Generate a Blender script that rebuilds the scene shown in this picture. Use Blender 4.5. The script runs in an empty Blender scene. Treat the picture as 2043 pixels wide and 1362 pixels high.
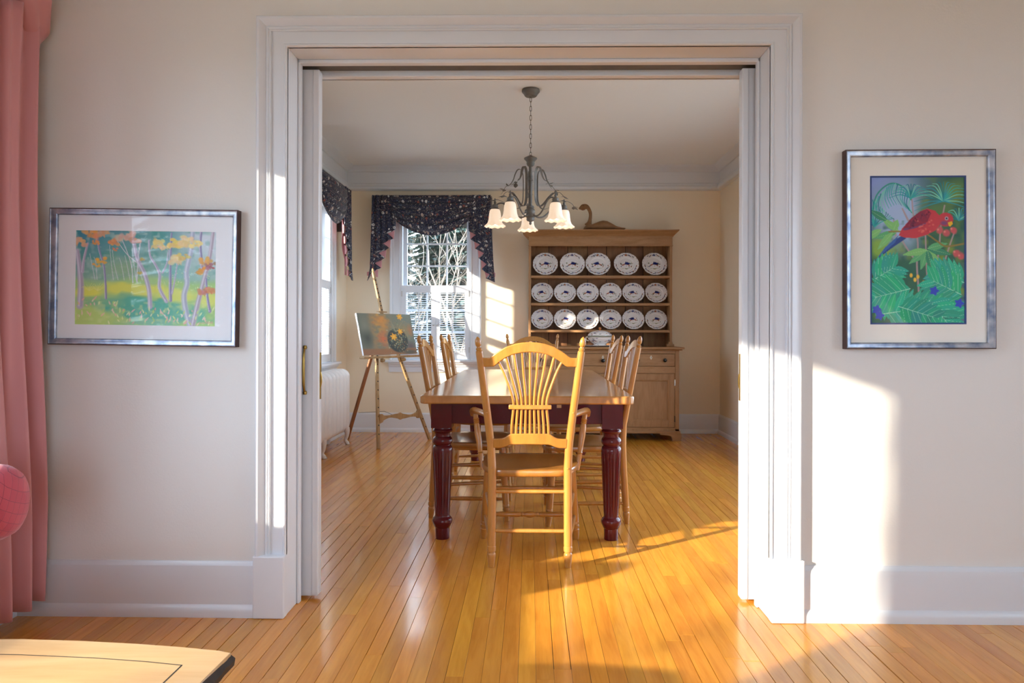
import bpy, bmesh, math, random
import numpy as np
from mathutils import Vector, Matrix

# ------------------------------------------------------------------ camera
W_PX, H_PX, F_PX, CAM_H = 2043, 1362, 1400.0, 1.09
YAW, ROLL = math.radians(0.9), math.radians(0.15)
scene = bpy.context.scene
COL = scene.collection
_r = Vector((math.cos(YAW), math.sin(YAW), 0)); _f = Vector((-math.sin(YAW), math.cos(YAW), 0)); _u = Vector((0, 0, 1))
_R = _r * math.cos(ROLL) + _u * math.sin(ROLL); _U = -_r * math.sin(ROLL) + _u * math.cos(ROLL)
cam_data = bpy.data.cameras.new('camera'); cam = bpy.data.objects.new('camera', cam_data); COL.objects.link(cam)
cam_data.sensor_width = 36.0; cam_data.sensor_fit = 'HORIZONTAL'; cam_data.lens = F_PX * 36.0 / W_PX
AX, AY = 1036.0, 660.0
cam_data.shift_x = -(AX - W_PX / 2) / W_PX; cam_data.shift_y = -(H_PX / 2 - AY) / W_PX
cam_data.clip_start = 0.05; cam_data.clip_end = 200
m = Matrix((( _R.x, _U.x, -_f.x, 0), (_R.y, _U.y, -_f.y, 0), (_R.z, _U.z, -_f.z, CAM_H), (0, 0, 0, 1)))
cam.matrix_world = m
scene.camera = cam

# ------------------------------------------------------------------ light
SUN_SLOPE = 0.68          # metres deeper per metre to the right
SUN_EL = math.radians(16.4)
world = bpy.data.worlds.new('sky'); scene.world = world; world.use_nodes = True
_bg = world.node_tree.nodes['Background']
_bg.inputs[0].default_value = (0.68, 0.83, 1.0, 1); _bg.inputs[1].default_value = 5.4
sun_d = bpy.data.lights.new('sun', 'SUN'); sun = bpy.data.objects.new('sun', sun_d); COL.objects.link(sun)
sun_d.energy = 10.5; sun_d.color = (1.0, 0.87, 0.68); sun_d.angle = math.radians(0.9)
_k = math.hypot(1, SUN_SLOPE)
sun_dir = Vector((math.cos(SUN_EL) / _k, math.cos(SUN_EL) * SUN_SLOPE / _k, -math.sin(SUN_EL)))
sun.rotation_euler = sun_dir.to_track_quat('-Z', 'Y').to_euler(); sun.location = (-6, -3, 4)
def portal(name, loc, normal, sx, sy):
    d = bpy.data.lights.new(name, 'AREA'); d.shape = 'RECTANGLE'; d.size = sx; d.size_y = sy
    o = bpy.data.objects.new(name, d); COL.objects.link(o); o.location = loc
    o.rotation_euler = Vector(normal).to_track_quat('-Z', 'Z' if abs(normal[2]) < .5 else 'Y').to_euler()
    d.cycles.is_portal = True
vs = scene.view_settings
vs.view_transform = 'Standard'; vs.look = 'None'; vs.gamma = 1.0; vs.use_curve_mapping = False; vs.exposure = 0.92
scene.display_settings.display_device = 'sRGB'
cy = scene.cycles
cy.use_denoising = True; cy.max_bounces = 14; cy.diffuse_bounces = 8; cy.glossy_bounces = 5; cy.transmission_bounces = 6
cy.transparent_max_bounces = 16; cy.sample_clamp_indirect = 8.0; cy.caustics_reflective = False; cy.caustics_refractive = False

# ------------------------------------------------------------------ helpers
random.seed(7)
def lin(c):
    return c / 12.92 if c <= 0.04045 else ((c + 0.055) / 1.055) ** 2.4
def S(r, g, b):
    return (lin(r / 255), lin(g / 255), lin(b / 255), 1.0)

class MB:
    def __init__(s): s.v = []; s.f = []; s.uv = {}
    def add(s, vs_, fs):
        n = len(s.v); s.v += [tuple(p) for p in vs_]; s.f += [tuple(i + n for i in f) for f in fs]; return n
    def box(s, x0, x1, y0, y1, z0, z1):
        s.add([(x0,y0,z0),(x1,y0,z0),(x1,y1,z0),(x0,y1,z0),(x0,y0,z1),(x1,y0,z1),(x1,y1,z1),(x0,y1,z1)],
              [(0,3,2,1),(4,5,6,7),(0,1,5,4),(1,2,6,5),(2,3,7,6),(3,0,4,7)]); return s
    def rings(s, rings, closed_u=True, cap=True, closed_v=False):
        n = len(rings[0]); base = len(s.v)
        for r in rings: s.v += [tuple(p) for p in r]
        m_ = len(rings)
        for i in range(m_ if closed_v else m_ - 1):
            a = base + i * n; b = base + ((i + 1) % m_) * n
            for j in range(n if closed_u else n - 1):
                k = (j + 1) % n
                s.f.append((a + j, a + k, b + k, b + j))
        if cap and closed_u and not closed_v:
            s.f.append(tuple(base + j for j in reversed(range(n))))
            s.f.append(tuple(base + (m_ - 1) * n + j for j in range(n)))
        return s
    def lathe(s, prof, o=(0, 0, 0), seg=24, flute=None):
        R_ = []
        for (r, z) in prof:
            ring = []
            for j in range(seg):
                a = 2 * math.pi * j / seg; q = r
                if flute: q = flute(r, z, a)
                ring.append((o[0] + q * math.cos(a), o[1] + q * math.sin(a), o[2] + z))
            R_.append(ring)
        return s.rings(R_)
    def tube(s, pts, r, seg=8, flat=(1, 1), cap=True, up=None, closed=False):
        P = [Vector(p) for p in pts]; n = len(P)
        rad = r if isinstance(r, (list, tuple)) else [r] * n
        T = []
        for i in range(n):
            if closed: t = P[(i + 1) % n] - P[i - 1]
            else: t = P[min(i + 1, n - 1)] - P[max(i - 1, 0)]
            T.append(t.normalized() if t.length > 1e-9 else Vector((0, 0, 1)))
        u = Vector(up) if up else (Vector((1, 0, 0)) if abs(T[0].x) < .8 else Vector((0, 1, 0)))
        R_ = []
        for i in range(n):
            u = u - T[i] * u.dot(T[i])
            if u.length < 1e-6: u = T[i].orthogonal()
            u.normalize(); w = T[i].cross(u)
            R_.append([P[i] + (u * math.cos(2*math.pi*j/seg) * flat[0] + w * math.sin(2*math.pi*j/seg) * flat[1]) * rad[i] for j in range(seg)])
        return s.rings(R_, cap=cap, closed_v=closed)
    def turned(s, a, b, prof, seg=14):
        """lathe along the segment a-b; prof = [(t, r)]"""
        a = Vector(a); b = Vector(b)
        return s.tube([a + (b - a) * t for t, r in prof], [r for t, r in prof], seg)
    def prism(s, poly, d0, d1, plane='xz'):
        def P(p, d):
            if plane == 'xz': return (p[0], d, p[1])
            if plane == 'xy': return (p[0], p[1], d)
            return (d, p[0], p[1])
        n = len(poly)
        base = s.add([P(p, d0) for p in poly] + [P(p, d1) for p in poly], [])
        s.f.append(tuple(base + i for i in range(n))); s.f.append(tuple(base + n + i for i in reversed(range(n))))
        for i in range(n):
            k = (i + 1) % n; s.f.append((base + i, base + n + i, base + n + k, base + k))
        return s
    def strip(s, xs, lo, hi, y, th):
        """board with a curved outline: for each x a low and high z, depth y(x,z)"""
        R_ = []
        for x in xs:
            a, b = lo(x), hi(x)
            R_.append([(x, y(x, a) - th/2, a), (x, y(x, b) - th/2, b), (x, y(x, b) + th/2, b), (x, y(x, a) + th/2, a)])
        return s.rings(R_)
    def grid(s, fn, nu, nv, uvf=None):
        base = len(s.v)
        for j in range(nv + 1):
            for i in range(nu + 1):
                u, v = i / nu, j / nv
                if uvf: s.uv[len(s.v)] = uvf(u, v)
                s.v.append(tuple(fn(u, v)))
        for j in range(nv):
            for i in range(nu):
                a = base + j * (nu + 1) + i
                s.f.append((a, a + 1, a + nu + 2, a + nu + 1))
        return s
    def frame(s, x0, x1, z0, z1, prof, open_bottom=False, sgn=-1):
        """mitred moulding round a rectangle; prof = [(outward offset, proud)], built in the xz plane"""
        R_ = []
        cs = [(x0, z0, -1, -1), (x0, z1, -1, 1), (x1, z1, 1, 1), (x1, z0, 1, -1)]
        for (x, z, dx, dz) in cs:
            R_.append([(x + dx * o, sgn * d, z + (0 if (open_bottom and dz < 0) else dz * o)) for o, d in prof])
        return s.rings(R_, cap=open_bottom, closed_v=not open_bottom)
    def mesh(s, name, smooth=True, angle=38):
        me = bpy.data.meshes.new(name); me.from_pydata(s.v, [], s.f); me.validate(clean_customdata=False)
        bm = bmesh.new(); bm.from_mesh(me); bmesh.ops.recalc_face_normals(bm, faces=bm.faces); bm.to_mesh(me); bm.free()
        if s.uv:
            L = me.uv_layers.new(name='UVMap')
            vi = np.empty(len(me.loops), dtype=np.int32); me.loops.foreach_get('vertex_index', vi)
            arr = np.zeros((len(me.vertices), 2), dtype=np.float32)
            for k, q in s.uv.items():
                if k < len(arr): arr[k] = q
            L.data.foreach_set('uv', arr[vi].ravel())
        if smooth:
            me.shade_smooth(); me.set_sharp_from_angle(angle=math.radians(angle))
        return me
    def build(s, name, mat, parent=None, smooth=True, angle=38, bevel=0, loc=None, rot=None, solid=0):
        o = bpy.data.objects.new(name, s.mesh(name, smooth, angle)); COL.objects.link(o)
        if mat: o.data.materials.append(mat)
        if parent: o.parent = parent
        if loc is not None: o.location = loc
        if rot is not None: o.rotation_euler = rot
        if solid:
            md = o.modifiers.new('thickness', 'SOLIDIFY'); md.thickness = solid; md.offset = 0
        if bevel:
            md = o.modifiers.new('edge', 'BEVEL'); md.width = bevel; md.segments = 2; md.limit_method = 'ANGLE'; md.angle_limit = math.radians(40)
        return o

def tag(o, label=None, cat=None, group=None, kind=None):
    if label: o['label'] = label
    if cat: o['category'] = cat
    if group: o['group'] = group
    if kind: o['kind'] = kind
    return o
def thing(name, label, cat, loc=(0, 0, 0), rz=0.0, group=None):
    o = bpy.data.objects.new(name, None); COL.objects.link(o); o.empty_display_size = 0.1
    o.location = loc; o.rotation_euler = (0, 0, rz)
    return tag(o, label, cat, group)
def setting(name, loc=(0, 0, 0), rz=0.0):
    o = bpy.data.objects.new(name, None); COL.objects.link(o); o.location = loc; o.rotation_euler = (0, 0, rz); o['kind'] = 'structure'
    return o
def struct(o): o['kind'] = 'structure'; return o
KIDS = {}
def copy_tree(o, loc=None, rz=None, label=None, parent=None):
    c = o.copy(); COL.objects.link(c); c.parent = parent
    if loc is not None: c.location = loc
    if rz is not None: c.rotation_euler = (0, 0, rz)
    if label: c['label'] = label
    for ch in [x for x in o.children]: copy_tree(ch, parent=c)
    return c
def clone(o, parent, loc=None):
    c = o.copy(); COL.objects.link(c); c.parent = parent
    if loc is not None: c.location = loc
    return c
def catmull(pts, n=8):
    P = [Vector(p) for p in pts]; out = []
    for i in range(len(P) - 1):
        a, b, c, d = P[max(i-1, 0)], P[i], P[i+1], P[min(i+2, len(P)-1)]
        for k in range(n):
            t = k / n
            out.append(0.5 * ((2*b) + (c - a)*t + (2*a - 5*b + 4*c - d)*t*t + (3*b - a - 3*c + d)*t*t*t))
    return out + [P[-1]]
def interp(pts):
    xs = [p[0] for p in pts]; ys = [p[1] for p in pts]
    return lambda x: float(np.interp(x, xs, ys))

# ------------------------------------------------------------------ materials
def mat(name):
    mt = bpy.data.materials.new(name); mt.use_nodes = True
    nt = mt.node_tree; return mt, nt, nt.nodes['Principled BSDF']
def setp(b, **k):
    for n, v in k.items():
        key = {'rough': 'Roughness', 'metal': 'Metallic', 'coat': 'Coat Weight', 'coatr': 'Coat Roughness', 'spec': 'Specular IOR Level', 'sheen': 'Sheen Weight', 'col': 'Base Color'}[n]
        b.inputs[key].default_value = v
def plain(name, col, rough=0.5, metal=0.0, coat=0.0, var=0.0, bump=0.0, scale=30.0, spec=0.5, coatr=0.1):
    mt, nt, b = mat(name); setp(b, col=col, rough=rough, metal=metal, coat=coat, spec=spec, coatr=coatr)
    if var or bump:
        tc = nt.nodes.new('ShaderNodeTexCoord'); nz = nt.nodes.new('ShaderNodeTexNoise')
        nz.inputs['Scale'].default_value = scale; nz.inputs['Detail'].default_value = 5
        nt.links.new(tc.outputs['Object'], nz.inputs['Vector'])
        if var:
            mx = nt.nodes.new('ShaderNodeMix'); mx.data_type = 'RGBA'
            mx.inputs[6].default_value = col; mx.inputs[7].default_value = tuple(c * (1 - var) for c in col[:3]) + (1,)
            nt.links.new(nz.outputs['Fac'], mx.inputs[0]); nt.links.new(mx.outputs[2], b.inputs['Base Color'])
        if bump:
            bp = nt.nodes.new('ShaderNodeBump'); bp.inputs['Strength'].default_value = bump; bp.inputs['Distance'].default_value = 0.002
            nt.links.new(nz.outputs['Fac'], bp.inputs['Height']); nt.links.new(bp.outputs['Normal'], b.inputs['Normal'])
    return mt
def wood(name, c1, c2, grain=(30, 30, 2.0), rough=0.35, coat=0.0, coatr=0.1, rand=0.0, fine=1.0, spec=0.5, rmin=0.85, rmax=1.12, tint=None, bump=0.06):
    mt, nt, b = mat(name); N = nt.nodes; Lk = nt.links
    tc = N.new('ShaderNodeTexCoord'); mp = N.new('ShaderNodeMapping'); mp.inputs['Scale'].default_value = grain
    oi = N.new('ShaderNodeObjectInfo')
    ad = N.new('ShaderNodeVectorMath'); ad.operation = 'MULTIPLY_ADD'
    cmb = N.new('ShaderNodeCombineXYZ')
    for i in range(3): Lk.new(oi.outputs['Random'], cmb.inputs[i])
    Lk.new(cmb.outputs[0], ad.inputs[0]); ad.inputs[1].default_value = (37, 61, 23)
    Lk.new(tc.outputs['Object'], mp.inputs['Vector']); Lk.new(mp.outputs[0], ad.inputs[2])
    n1 = N.new('ShaderNodeTexNoise'); n1.inputs['Scale'].default_value = 1.0; n1.inputs['Detail'].default_value = 6; n1.inputs['Distortion'].default_value = 0.8
    Lk.new(ad.outputs[0], n1.inputs['Vector'])
    mp2 = N.new('ShaderNodeMapping'); mp2.inputs['Scale'].default_value = (5*fine, 5*fine, 2*fine)
    Lk.new(ad.outputs[0], mp2.inputs['Vector'])
    n2 = N.new('ShaderNodeTexNoise'); n2.inputs['Scale'].default_value = 1.0; n2.inputs['Detail'].default_value = 3
    Lk.new(mp2.outputs[0], n2.inputs['Vector'])
    mth = N.new('ShaderNodeMath'); mth.operation = 'MULTIPLY_ADD'; mth.inputs[1].default_value = 0.35
    Lk.new(n2.outputs['Fac'], mth.inputs[0]); Lk.new(n1.outputs['Fac'], mth.inputs[2])
    rp = N.new('ShaderNodeValToRGB'); rp.color_ramp.elements[0].position = 0.42; rp.color_ramp.elements[0].color = c2
    rp.color_ramp.elements[1].position = 0.82; rp.color_ramp.elements[1].color = c1
    Lk.new(mth.outputs[0], rp.inputs[0]); last = rp.outputs[0]
    if rand:
        mr = N.new('ShaderNodeMapRange'); mr.inputs[3].default_value = rmin; mr.inputs[4].default_value = rmax
        Lk.new(oi.outputs['Random'], mr.inputs[0])
        hs = N.new('ShaderNodeHueSaturation'); Lk.new(mr.outputs[0], hs.inputs['Value']); Lk.new(last, hs.inputs['Color'])
        m2 = N.new('ShaderNodeMath'); m2.operation = 'MULTIPLY'; m2.inputs[1].default_value = 7.31
        fr = N.new('ShaderNodeMath'); fr.operation = 'FRACT'; Lk.new(oi.outputs['Random'], m2.inputs[0]); Lk.new(m2.outputs[0], fr.inputs[0])
        mr2 = N.new('ShaderNodeMapRange'); mr2.inputs[3].default_value = 0.493; mr2.inputs[4].default_value = 0.505
        Lk.new(fr.outputs[0], mr2.inputs[0]); Lk.new(mr2.outputs[0], hs.inputs['Hue']); last = hs.outputs[0]
    Lk.new(last, b.inputs['Base Color'])
    setp(b, rough=rough, coat=coat, coatr=coatr, spec=spec)
    if bump:
        bp = N.new('ShaderNodeBump'); bp.inputs['Strength'].default_value = bump; bp.inputs['Distance'].default_value = 0.001
        Lk.new(mth.outputs[0], bp.inputs['Height']); Lk.new(bp.outputs['Normal'], b.inputs['Normal'])
    return mt
def fabric(name, col, var=0.12):
    mt, nt, b = mat(name); setp(b, col=col, rough=0.85, sheen=0.3)
    tc = nt.nodes.new('ShaderNodeTexCoord'); nz = nt.nodes.new('ShaderNodeTexNoise'); nz.inputs['Scale'].default_value = 220
    nt.links.new(tc.outputs['Object'], nz.inputs['Vector'])
    bp = nt.nodes.new('ShaderNodeBump'); bp.inputs['Strength'].default_value = 0.15; bp.inputs['Distance'].default_value = 0.001
    nt.links.new(nz.outputs['Fac'], bp.inputs['Height']); nt.links.new(bp.outputs['Normal'], b.inputs['Normal'])
    return mt
def glass(name, tint=(1, 1, 1, 1), refl=1.0):
    mt = bpy.data.materials.new(name); mt.use_nodes = True; nt = mt.node_tree; nt.nodes.clear()
    out = nt.nodes.new('ShaderNodeOutputMaterial'); tr = nt.nodes.new('ShaderNodeBsdfTransparent'); gl = nt.nodes.new('ShaderNodeBsdfGlossy')
    fz = nt.nodes.new('ShaderNodeFresnel'); mx = nt.nodes.new('ShaderNodeMixShader')
    ge = nt.nodes.new('ShaderNodeNewGeometry'); io = nt.nodes.new('ShaderNodeMapRange'); io.inputs[3].default_value = 1.45; io.inputs[4].default_value = 1 / 1.45   # thin pane: same reflectance from both sides
    nt.links.new(ge.outputs['Backfacing'], io.inputs[0]); nt.links.new(io.outputs[0], fz.inputs[0])
    ml = nt.nodes.new('ShaderNodeMath'); ml.operation = 'MULTIPLY'; ml.inputs[1].default_value = refl
    tr.inputs[0].default_value = tint; gl.inputs['Roughness'].default_value = 0.0
    nt.links.new(fz.outputs[0], ml.inputs[0]); nt.links.new(ml.outputs[0], mx.inputs[0]); nt.links.new(tr.outputs[0], mx.inputs[1]); nt.links.new(gl.outputs[0], mx.inputs[2])
    nt.links.new(mx.outputs[0], out.inputs[0]); return mt
def painted(name, rough=0.6, attr='paint', coat=0.0):
    mt, nt, b = mat(name); a = nt.nodes.new('ShaderNodeVertexColor'); a.layer_name = attr
    nt.links.new(a.outputs[0], b.inputs['Base Color']); setp(b, rough=rough, coat=coat); return mt
def emit(name, col, strength, base=(0.9, 0.85, 0.8, 1)):
    mt, nt, b = mat(name); setp(b, col=base, rough=0.4)
    b.inputs['Emission Color'].default_value = col; b.inputs['Emission Strength'].default_value = strength; return mt

M = {}
M['wall'] = plain('wall_paint', (0.755, 0.735, 0.70, 1), rough=0.75, bump=0.25, scale=130, spec=0.3)
M['cream'] = plain('dining_cream_paint', (0.83, 0.735, 0.575, 1), rough=0.75, bump=0.25, scale=130, spec=0.3)
M['ceil'] = plain('ceiling_paint', (0.84, 0.875, 0.91, 1), rough=0.85, spec=0.2)
M['trim'] = plain('trim_gloss_white', (0.70, 0.725, 0.765, 1), rough=0.28, spec=0.5)
M['subfloor'] = plain('subfloor_dark', (0.035, 0.02, 0.012, 1), rough=0.9)
M['dark'] = plain('dark_void', (0.02, 0.018, 0.016, 1), rough=0.9)
M['track'] = plain('track_grey_metal', (0.16, 0.15, 0.14, 1), rough=0.6, var=0.4, scale=20)
M['brass'] = plain('aged_brass', (0.36, 0.23, 0.06, 1), rough=0.3, metal=1.0)
M['steel'] = plain('nickel', (0.55, 0.54, 0.52, 1), rough=0.35, metal=1.0)
M['floor'] = wood('maple_strip', (0.74, 0.325, 0.038, 1), (0.58, 0.22, 0.022, 1), grain=(26, 2.2, 26), rough=0.27, coat=0.42, coatr=0.09, rand=1, rmin=0.86, rmax=1.08, bump=0)
M['chair'] = wood('honey_chair_wood', (0.47, 0.205, 0.038, 1), (0.36, 0.145, 0.025, 1), grain=(26, 26, 4), rough=0.32, coat=0.45, coatr=0.12)
M['seat'] = wood('chair_seat_wood', (0.38, 0.16, 0.03, 1), (0.28, 0.11, 0.02, 1), grain=(14, 3, 14), rough=0.3, coat=0.6, coatr=0.1)
M['tabletop'] = wood('honey_table_wood', (0.50, 0.235, 0.065, 1), (0.38, 0.165, 0.04, 1), grain=(12, 1.6, 12), rough=0.28, coat=0.7, coatr=0.1)
M['burg'] = plain('burgundy_gloss', (0.108, 0.008, 0.013, 1), rough=0.22, coat=0.2, coatr=0.08, var=0.3, scale=8, spec=0.3)
M['pine'] = wood('old_pine', (0.37, 0.195, 0.082, 1), (0.28, 0.138, 0.052, 1), grain=(4, 18, 22), rough=0.5, spec=0.4, fine=1.4)
M['pinev'] = wood('old_pine_upright', (0.37, 0.195, 0.082, 1), (0.28, 0.138, 0.052, 1), grain=(22, 18, 4), rough=0.5, spec=0.4, fine=1.4)
M['pineback'] = wood('dark_pine_boards', (0.27, 0.125, 0.045, 1), (0.17, 0.075, 0.025, 1), grain=(16, 16, 2.5), rough=0.6, rand=1, rmin=0.8, rmax=1.2)
M['easel'] = wood('weathered_easel_wood', (0.42, 0.26, 0.11, 1), (0.28, 0.15, 0.055, 1), grain=(30, 30, 3), rough=0.5)
M['easelred'] = wood('red_brown_easel_leg', (0.28, 0.10, 0.035, 1), (0.18, 0.06, 0.02, 1), grain=(30, 30, 3), rough=0.45)
M['decoy'] = wood('carved_decoy_wood', (0.26, 0.125, 0.045, 1), (0.17, 0.075, 0.026, 1), grain=(4, 16, 16), rough=0.6)
M['coffee'] = wood('pale_coffee_table_wood', (0.66, 0.42, 0.20, 1), (0.54, 0.31, 0.13, 1), grain=(2.0, 16, 16), rough=0.3, coat=0.4, coatr=0.15)
M['bark'] = plain('dark_live_edge', (0.05, 0.03, 0.02, 1), rough=0.6, var=0.7, scale=40, bump=0.6)
M['black'] = plain('black_paint', (0.012, 0.012, 0.013, 1), rough=0.25)
M['bone'] = plain('bone_inlay', (0.75, 0.70, 0.58, 1), rough=0.5)
M['rad'] = plain('radiator_white', (0.78, 0.76, 0.74, 1), rough=0.38)
M['rust'] = plain('aged_grey_bronze', (0.22, 0.21, 0.195, 1), rough=0.55, metal=0.3, var=0.5, scale=40)
M['pinkdrape'] = fabric('pink_drape', (0.62, 0.285, 0.295, 1))
M['pinklining'] = fabric('pink_lining', (0.60, 0.27, 0.28, 1))
M['pane'] = glass('window_glass', (0.97, 0.985, 1.0, 1))
M['picglass'] = glass('picture_glass', (1, 1, 1, 1), refl=0.85)
M['matboard'] = plain('mat_board', (0.90, 0.87, 0.80, 1), rough=0.8)
M['matwhite'] = plain('white_mat_board', (0.88, 0.91, 0.95, 1), rough=0.8)
M['navyline'] = plain('navy_bevel', (0.02, 0.06, 0.22, 1), rough=0.7)
M['shade'] = None
M['paint'] = painted('watercolour_pigment', 0.8)
M['oil'] = painted('oil_pigment', 0.5)
M['glaze'] = painted('glazed_faience', 0.18, coat=0.5)
M['rubber'] = plain('rubber_glide', (0.02, 0.02, 0.022, 1), rough=0.6)

# ------------------------------------------------------------------ fabric print (navy with flowers)
def print_fabric(name):
    mt, nt, b = mat(name); N = nt.nodes; Lk = nt.links
    uv = N.new('ShaderNodeUVMap'); uv.uv_map = 'UVMap'
    last = None
    base = N.new('ShaderNodeRGB'); base.outputs[0].default_value = (0.010, 0.013, 0.042, 1); last = base.outputs[0]
    def mixin(fac, colour_socket):
        nonlocal last
        mx = N.new('ShaderNodeMix'); mx.data_type = 'RGBA'; Lk.new(fac, mx.inputs[0]); Lk.new(last, mx.inputs[6]); Lk.new(colour_socket, mx.inputs[7]); last = mx.outputs[2]
    # vines
    nz = N.new('ShaderNodeTexNoise'); nz.inputs['Scale'].default_value = 26; nz.inputs['Detail'].default_value = 1; Lk.new(uv.outputs[0], nz.inputs['Vector'])
    sb = N.new('ShaderNodeMath'); sb.operation = 'SUBTRACT'; sb.inputs[1].default_value = 0.5; Lk.new(nz.outputs['Fac'], sb.inputs[0])
    ab = N.new('ShaderNodeMath'); ab.operation = 'ABSOLUTE'; Lk.new(sb.outputs[0], ab.inputs[0])
    lt = N.new('ShaderNodeMath'); lt.operation = 'LESS_THAN'; lt.inputs[1].default_value = 0.016; Lk.new(ab.outputs[0], lt.inputs[0])
    vc = N.new('ShaderNodeRGB'); vc.outputs[0].default_value = (0.15, 0.13, 0.12, 1); mixin(lt.outputs[0], vc.outputs[0])
    for sc, rad, cols, inner in ((62, 0.30, [(0.34, 0.32, 0.29, 1), (0.18, 0.28, 0.38, 1), (0.32, 0.14, 0.11, 1), (0.26, 0.25, 0.24, 1)], False),
                                 (23, 0.36, [(0.58, 0.56, 0.52, 1), (0.48, 0.38, 0.33, 1), (0.26, 0.07, 0.055, 1), (0.60, 0.60, 0.60, 1)], True)):
        vo = N.new('ShaderNodeTexVoronoi'); vo.inputs['Scale'].default_value = sc; vo.inputs['Randomness'].default_value = 0.75; Lk.new(uv.outputs[0], vo.inputs['Vector'])
        l1 = N.new('ShaderNodeMath'); l1.operation = 'LESS_THAN'; l1.inputs[1].default_value = rad; Lk.new(vo.outputs['Distance'], l1.inputs[0])
        sp = N.new('ShaderNodeSeparateColor'); Lk.new(vo.outputs['Color'], sp.inputs[0])
        rp = N.new('ShaderNodeValToRGB'); rp.color_ramp.interpolation = 'CONSTANT'
        e = rp.color_ramp.elements; e[0].position = 0; e[0].color = cols[0]; e[1].position = 0.3; e[1].color = cols[1]
        for p, c in ((0.55, cols[2]), (0.75, cols[3])):
            q = e.new(p); q.color = c
        Lk.new(sp.outputs[0], rp.inputs[0])
        g = N.new('ShaderNodeMath'); g.operation = 'GREATER_THAN'; g.inputs[1].default_value = 0.35; Lk.new(sp.outputs[1], g.inputs[0])
        ml = N.new('ShaderNodeMath'); ml.operation = 'MULTIPLY'; Lk.new(l1.outputs[0], ml.inputs[0]); Lk.new(g.outputs[0], ml.inputs[1])
        mixin(ml.outputs[0], rp.outputs[0])
        if inner:
            l2 = N.new('ShaderNodeMath'); l2.operation = 'LESS_THAN'; l2.inputs[1].default_value = 0.13; Lk.new(vo.outputs['Distance'], l2.inputs[0])
            m3 = N.new('ShaderNodeMath'); m3.operation = 'MULTIPLY'; Lk.new(l2.outputs[0], m3.inputs[0]); Lk.new(g.outputs[0], m3.inputs[1])
            ic = N.new('ShaderNodeRGB'); ic.outputs[0].default_value = (0.16, 0.07, 0.06, 1); mixin(m3.outputs[0], ic.outputs[0])
    Lk.new(last, b.inputs['Base Color']); setp(b, rough=0.75, sheen=0.15)
    return mt
M['print'] = print_fabric('navy_floral_chintz')

# ------------------------------------------------------------------ room shell
XL, XR, XE, YR, YP0, YP1, YB, ZC = -1.985, 2.03, 3.4, -2.8, 2.675, 3.01, 7.54, 2.85
OX0, OX1, OZ = -0.93, 0.905, 2.17          # clear doorway
WINDOWS = {  # n: (wall, centre along the wall, width, z0, z1)
    1: ('back', -1.02, 0.76, 0.775, 2.33), 2: ('left', 6.55, 0.76, 0.775, 2.33), 3: ('left', 5.76, 0.76, 0.775, 2.33),
    4: ('left', 1.129, 1.748, 0.68, 2.14), 5: ('rear', 0.6, 2.3, 0.75, 2.2), 6: ('east', 0.5, 1.2, 0.8, 2.15), 7: ('right', 4.75, 2.7, 0.35, 2.4)}  # rear, east and right windows are unseen guesses, added to light the rooms
def wall_mesh(run, a0, a1, t0, t1, z0, z1, holes):
    A = sorted({a0, a1, *[h[0] for h in holes], *[h[1] for h in holes]}); Z = sorted({z0, z1, *[h[2] for h in holes], *[h[3] for h in holes]})
    mb = MB()
    for i in range(len(A) - 1):
        for j in range(len(Z) - 1):
            ca, cz = (A[i] + A[i+1]) / 2, (Z[j] + Z[j+1]) / 2
            if any(h[0] < ca < h[1] and h[2] < cz < h[3] for h in holes): continue
            if run == 'x': mb.box(A[i], A[i+1], t0, t1, Z[j], Z[j+1])
            else: mb.box(t0, t1, A[i], A[i+1], Z[j], Z[j+1])
    return mb
def holes(w): return [(c - wd/2, c + wd/2, z0, z1) for (wl, c, wd, z0, z1) in WINDOWS.values() if wl == w]
_hl = holes('left')
wl_left = struct(wall_mesh('y', YR, 2.85, XL - .2, XL, -0.05, ZC, [h for h in _hl if h[0] < 2.5]).build('wall_left', M['wall'], smooth=False))
struct(wall_mesh('y', 2.85, YB + .2, XL - .2, XL, -0.05, ZC, [h for h in _hl if h[0] > 2.5]).build('wall_dining_left', M['cream'], smooth=False))
wl_back = struct(wall_mesh('x', XL, XR + .2, YB, YB + .2, -0.05, ZC, holes('back')).build('wall_back', M['cream'], smooth=False))
wl_right = struct(wall_mesh('y', YP1, YB, XR, XR + .2, -0.05, ZC, holes('right')).build('wall_right', M['cream'], smooth=False))
_h = [(OX0 - .018, OX1 + .018, -0.05, OZ + .018)]
_mb = wall_mesh('x', XL, XE, YP0, 2.79, -0.05, ZC, _h)
_m2 = wall_mesh('x', XL, XE, 2.925, YP1, -0.05, ZC, _h); _mb.add(_m2.v, _m2.f)
wl_front = struct(_mb.build('wall_front', M['wall'], smooth=False))
struct(wall_mesh('x', XL - .2, XE + .2, YR - .2, YR, -0.05, ZC, holes('rear')).build('wall_rear', M['wall'], smooth=False))
struct(wall_mesh('y', YR, YP1, XE, XE + .2, -0.05, ZC, holes('east')).build('wall_east', M['wall'], smooth=False))
struct(MB().box(XL - .2, XE + .2, YR - .2, YB + .2, ZC, ZC + .15).build('ceiling', M['ceil'], smooth=False))

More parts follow.
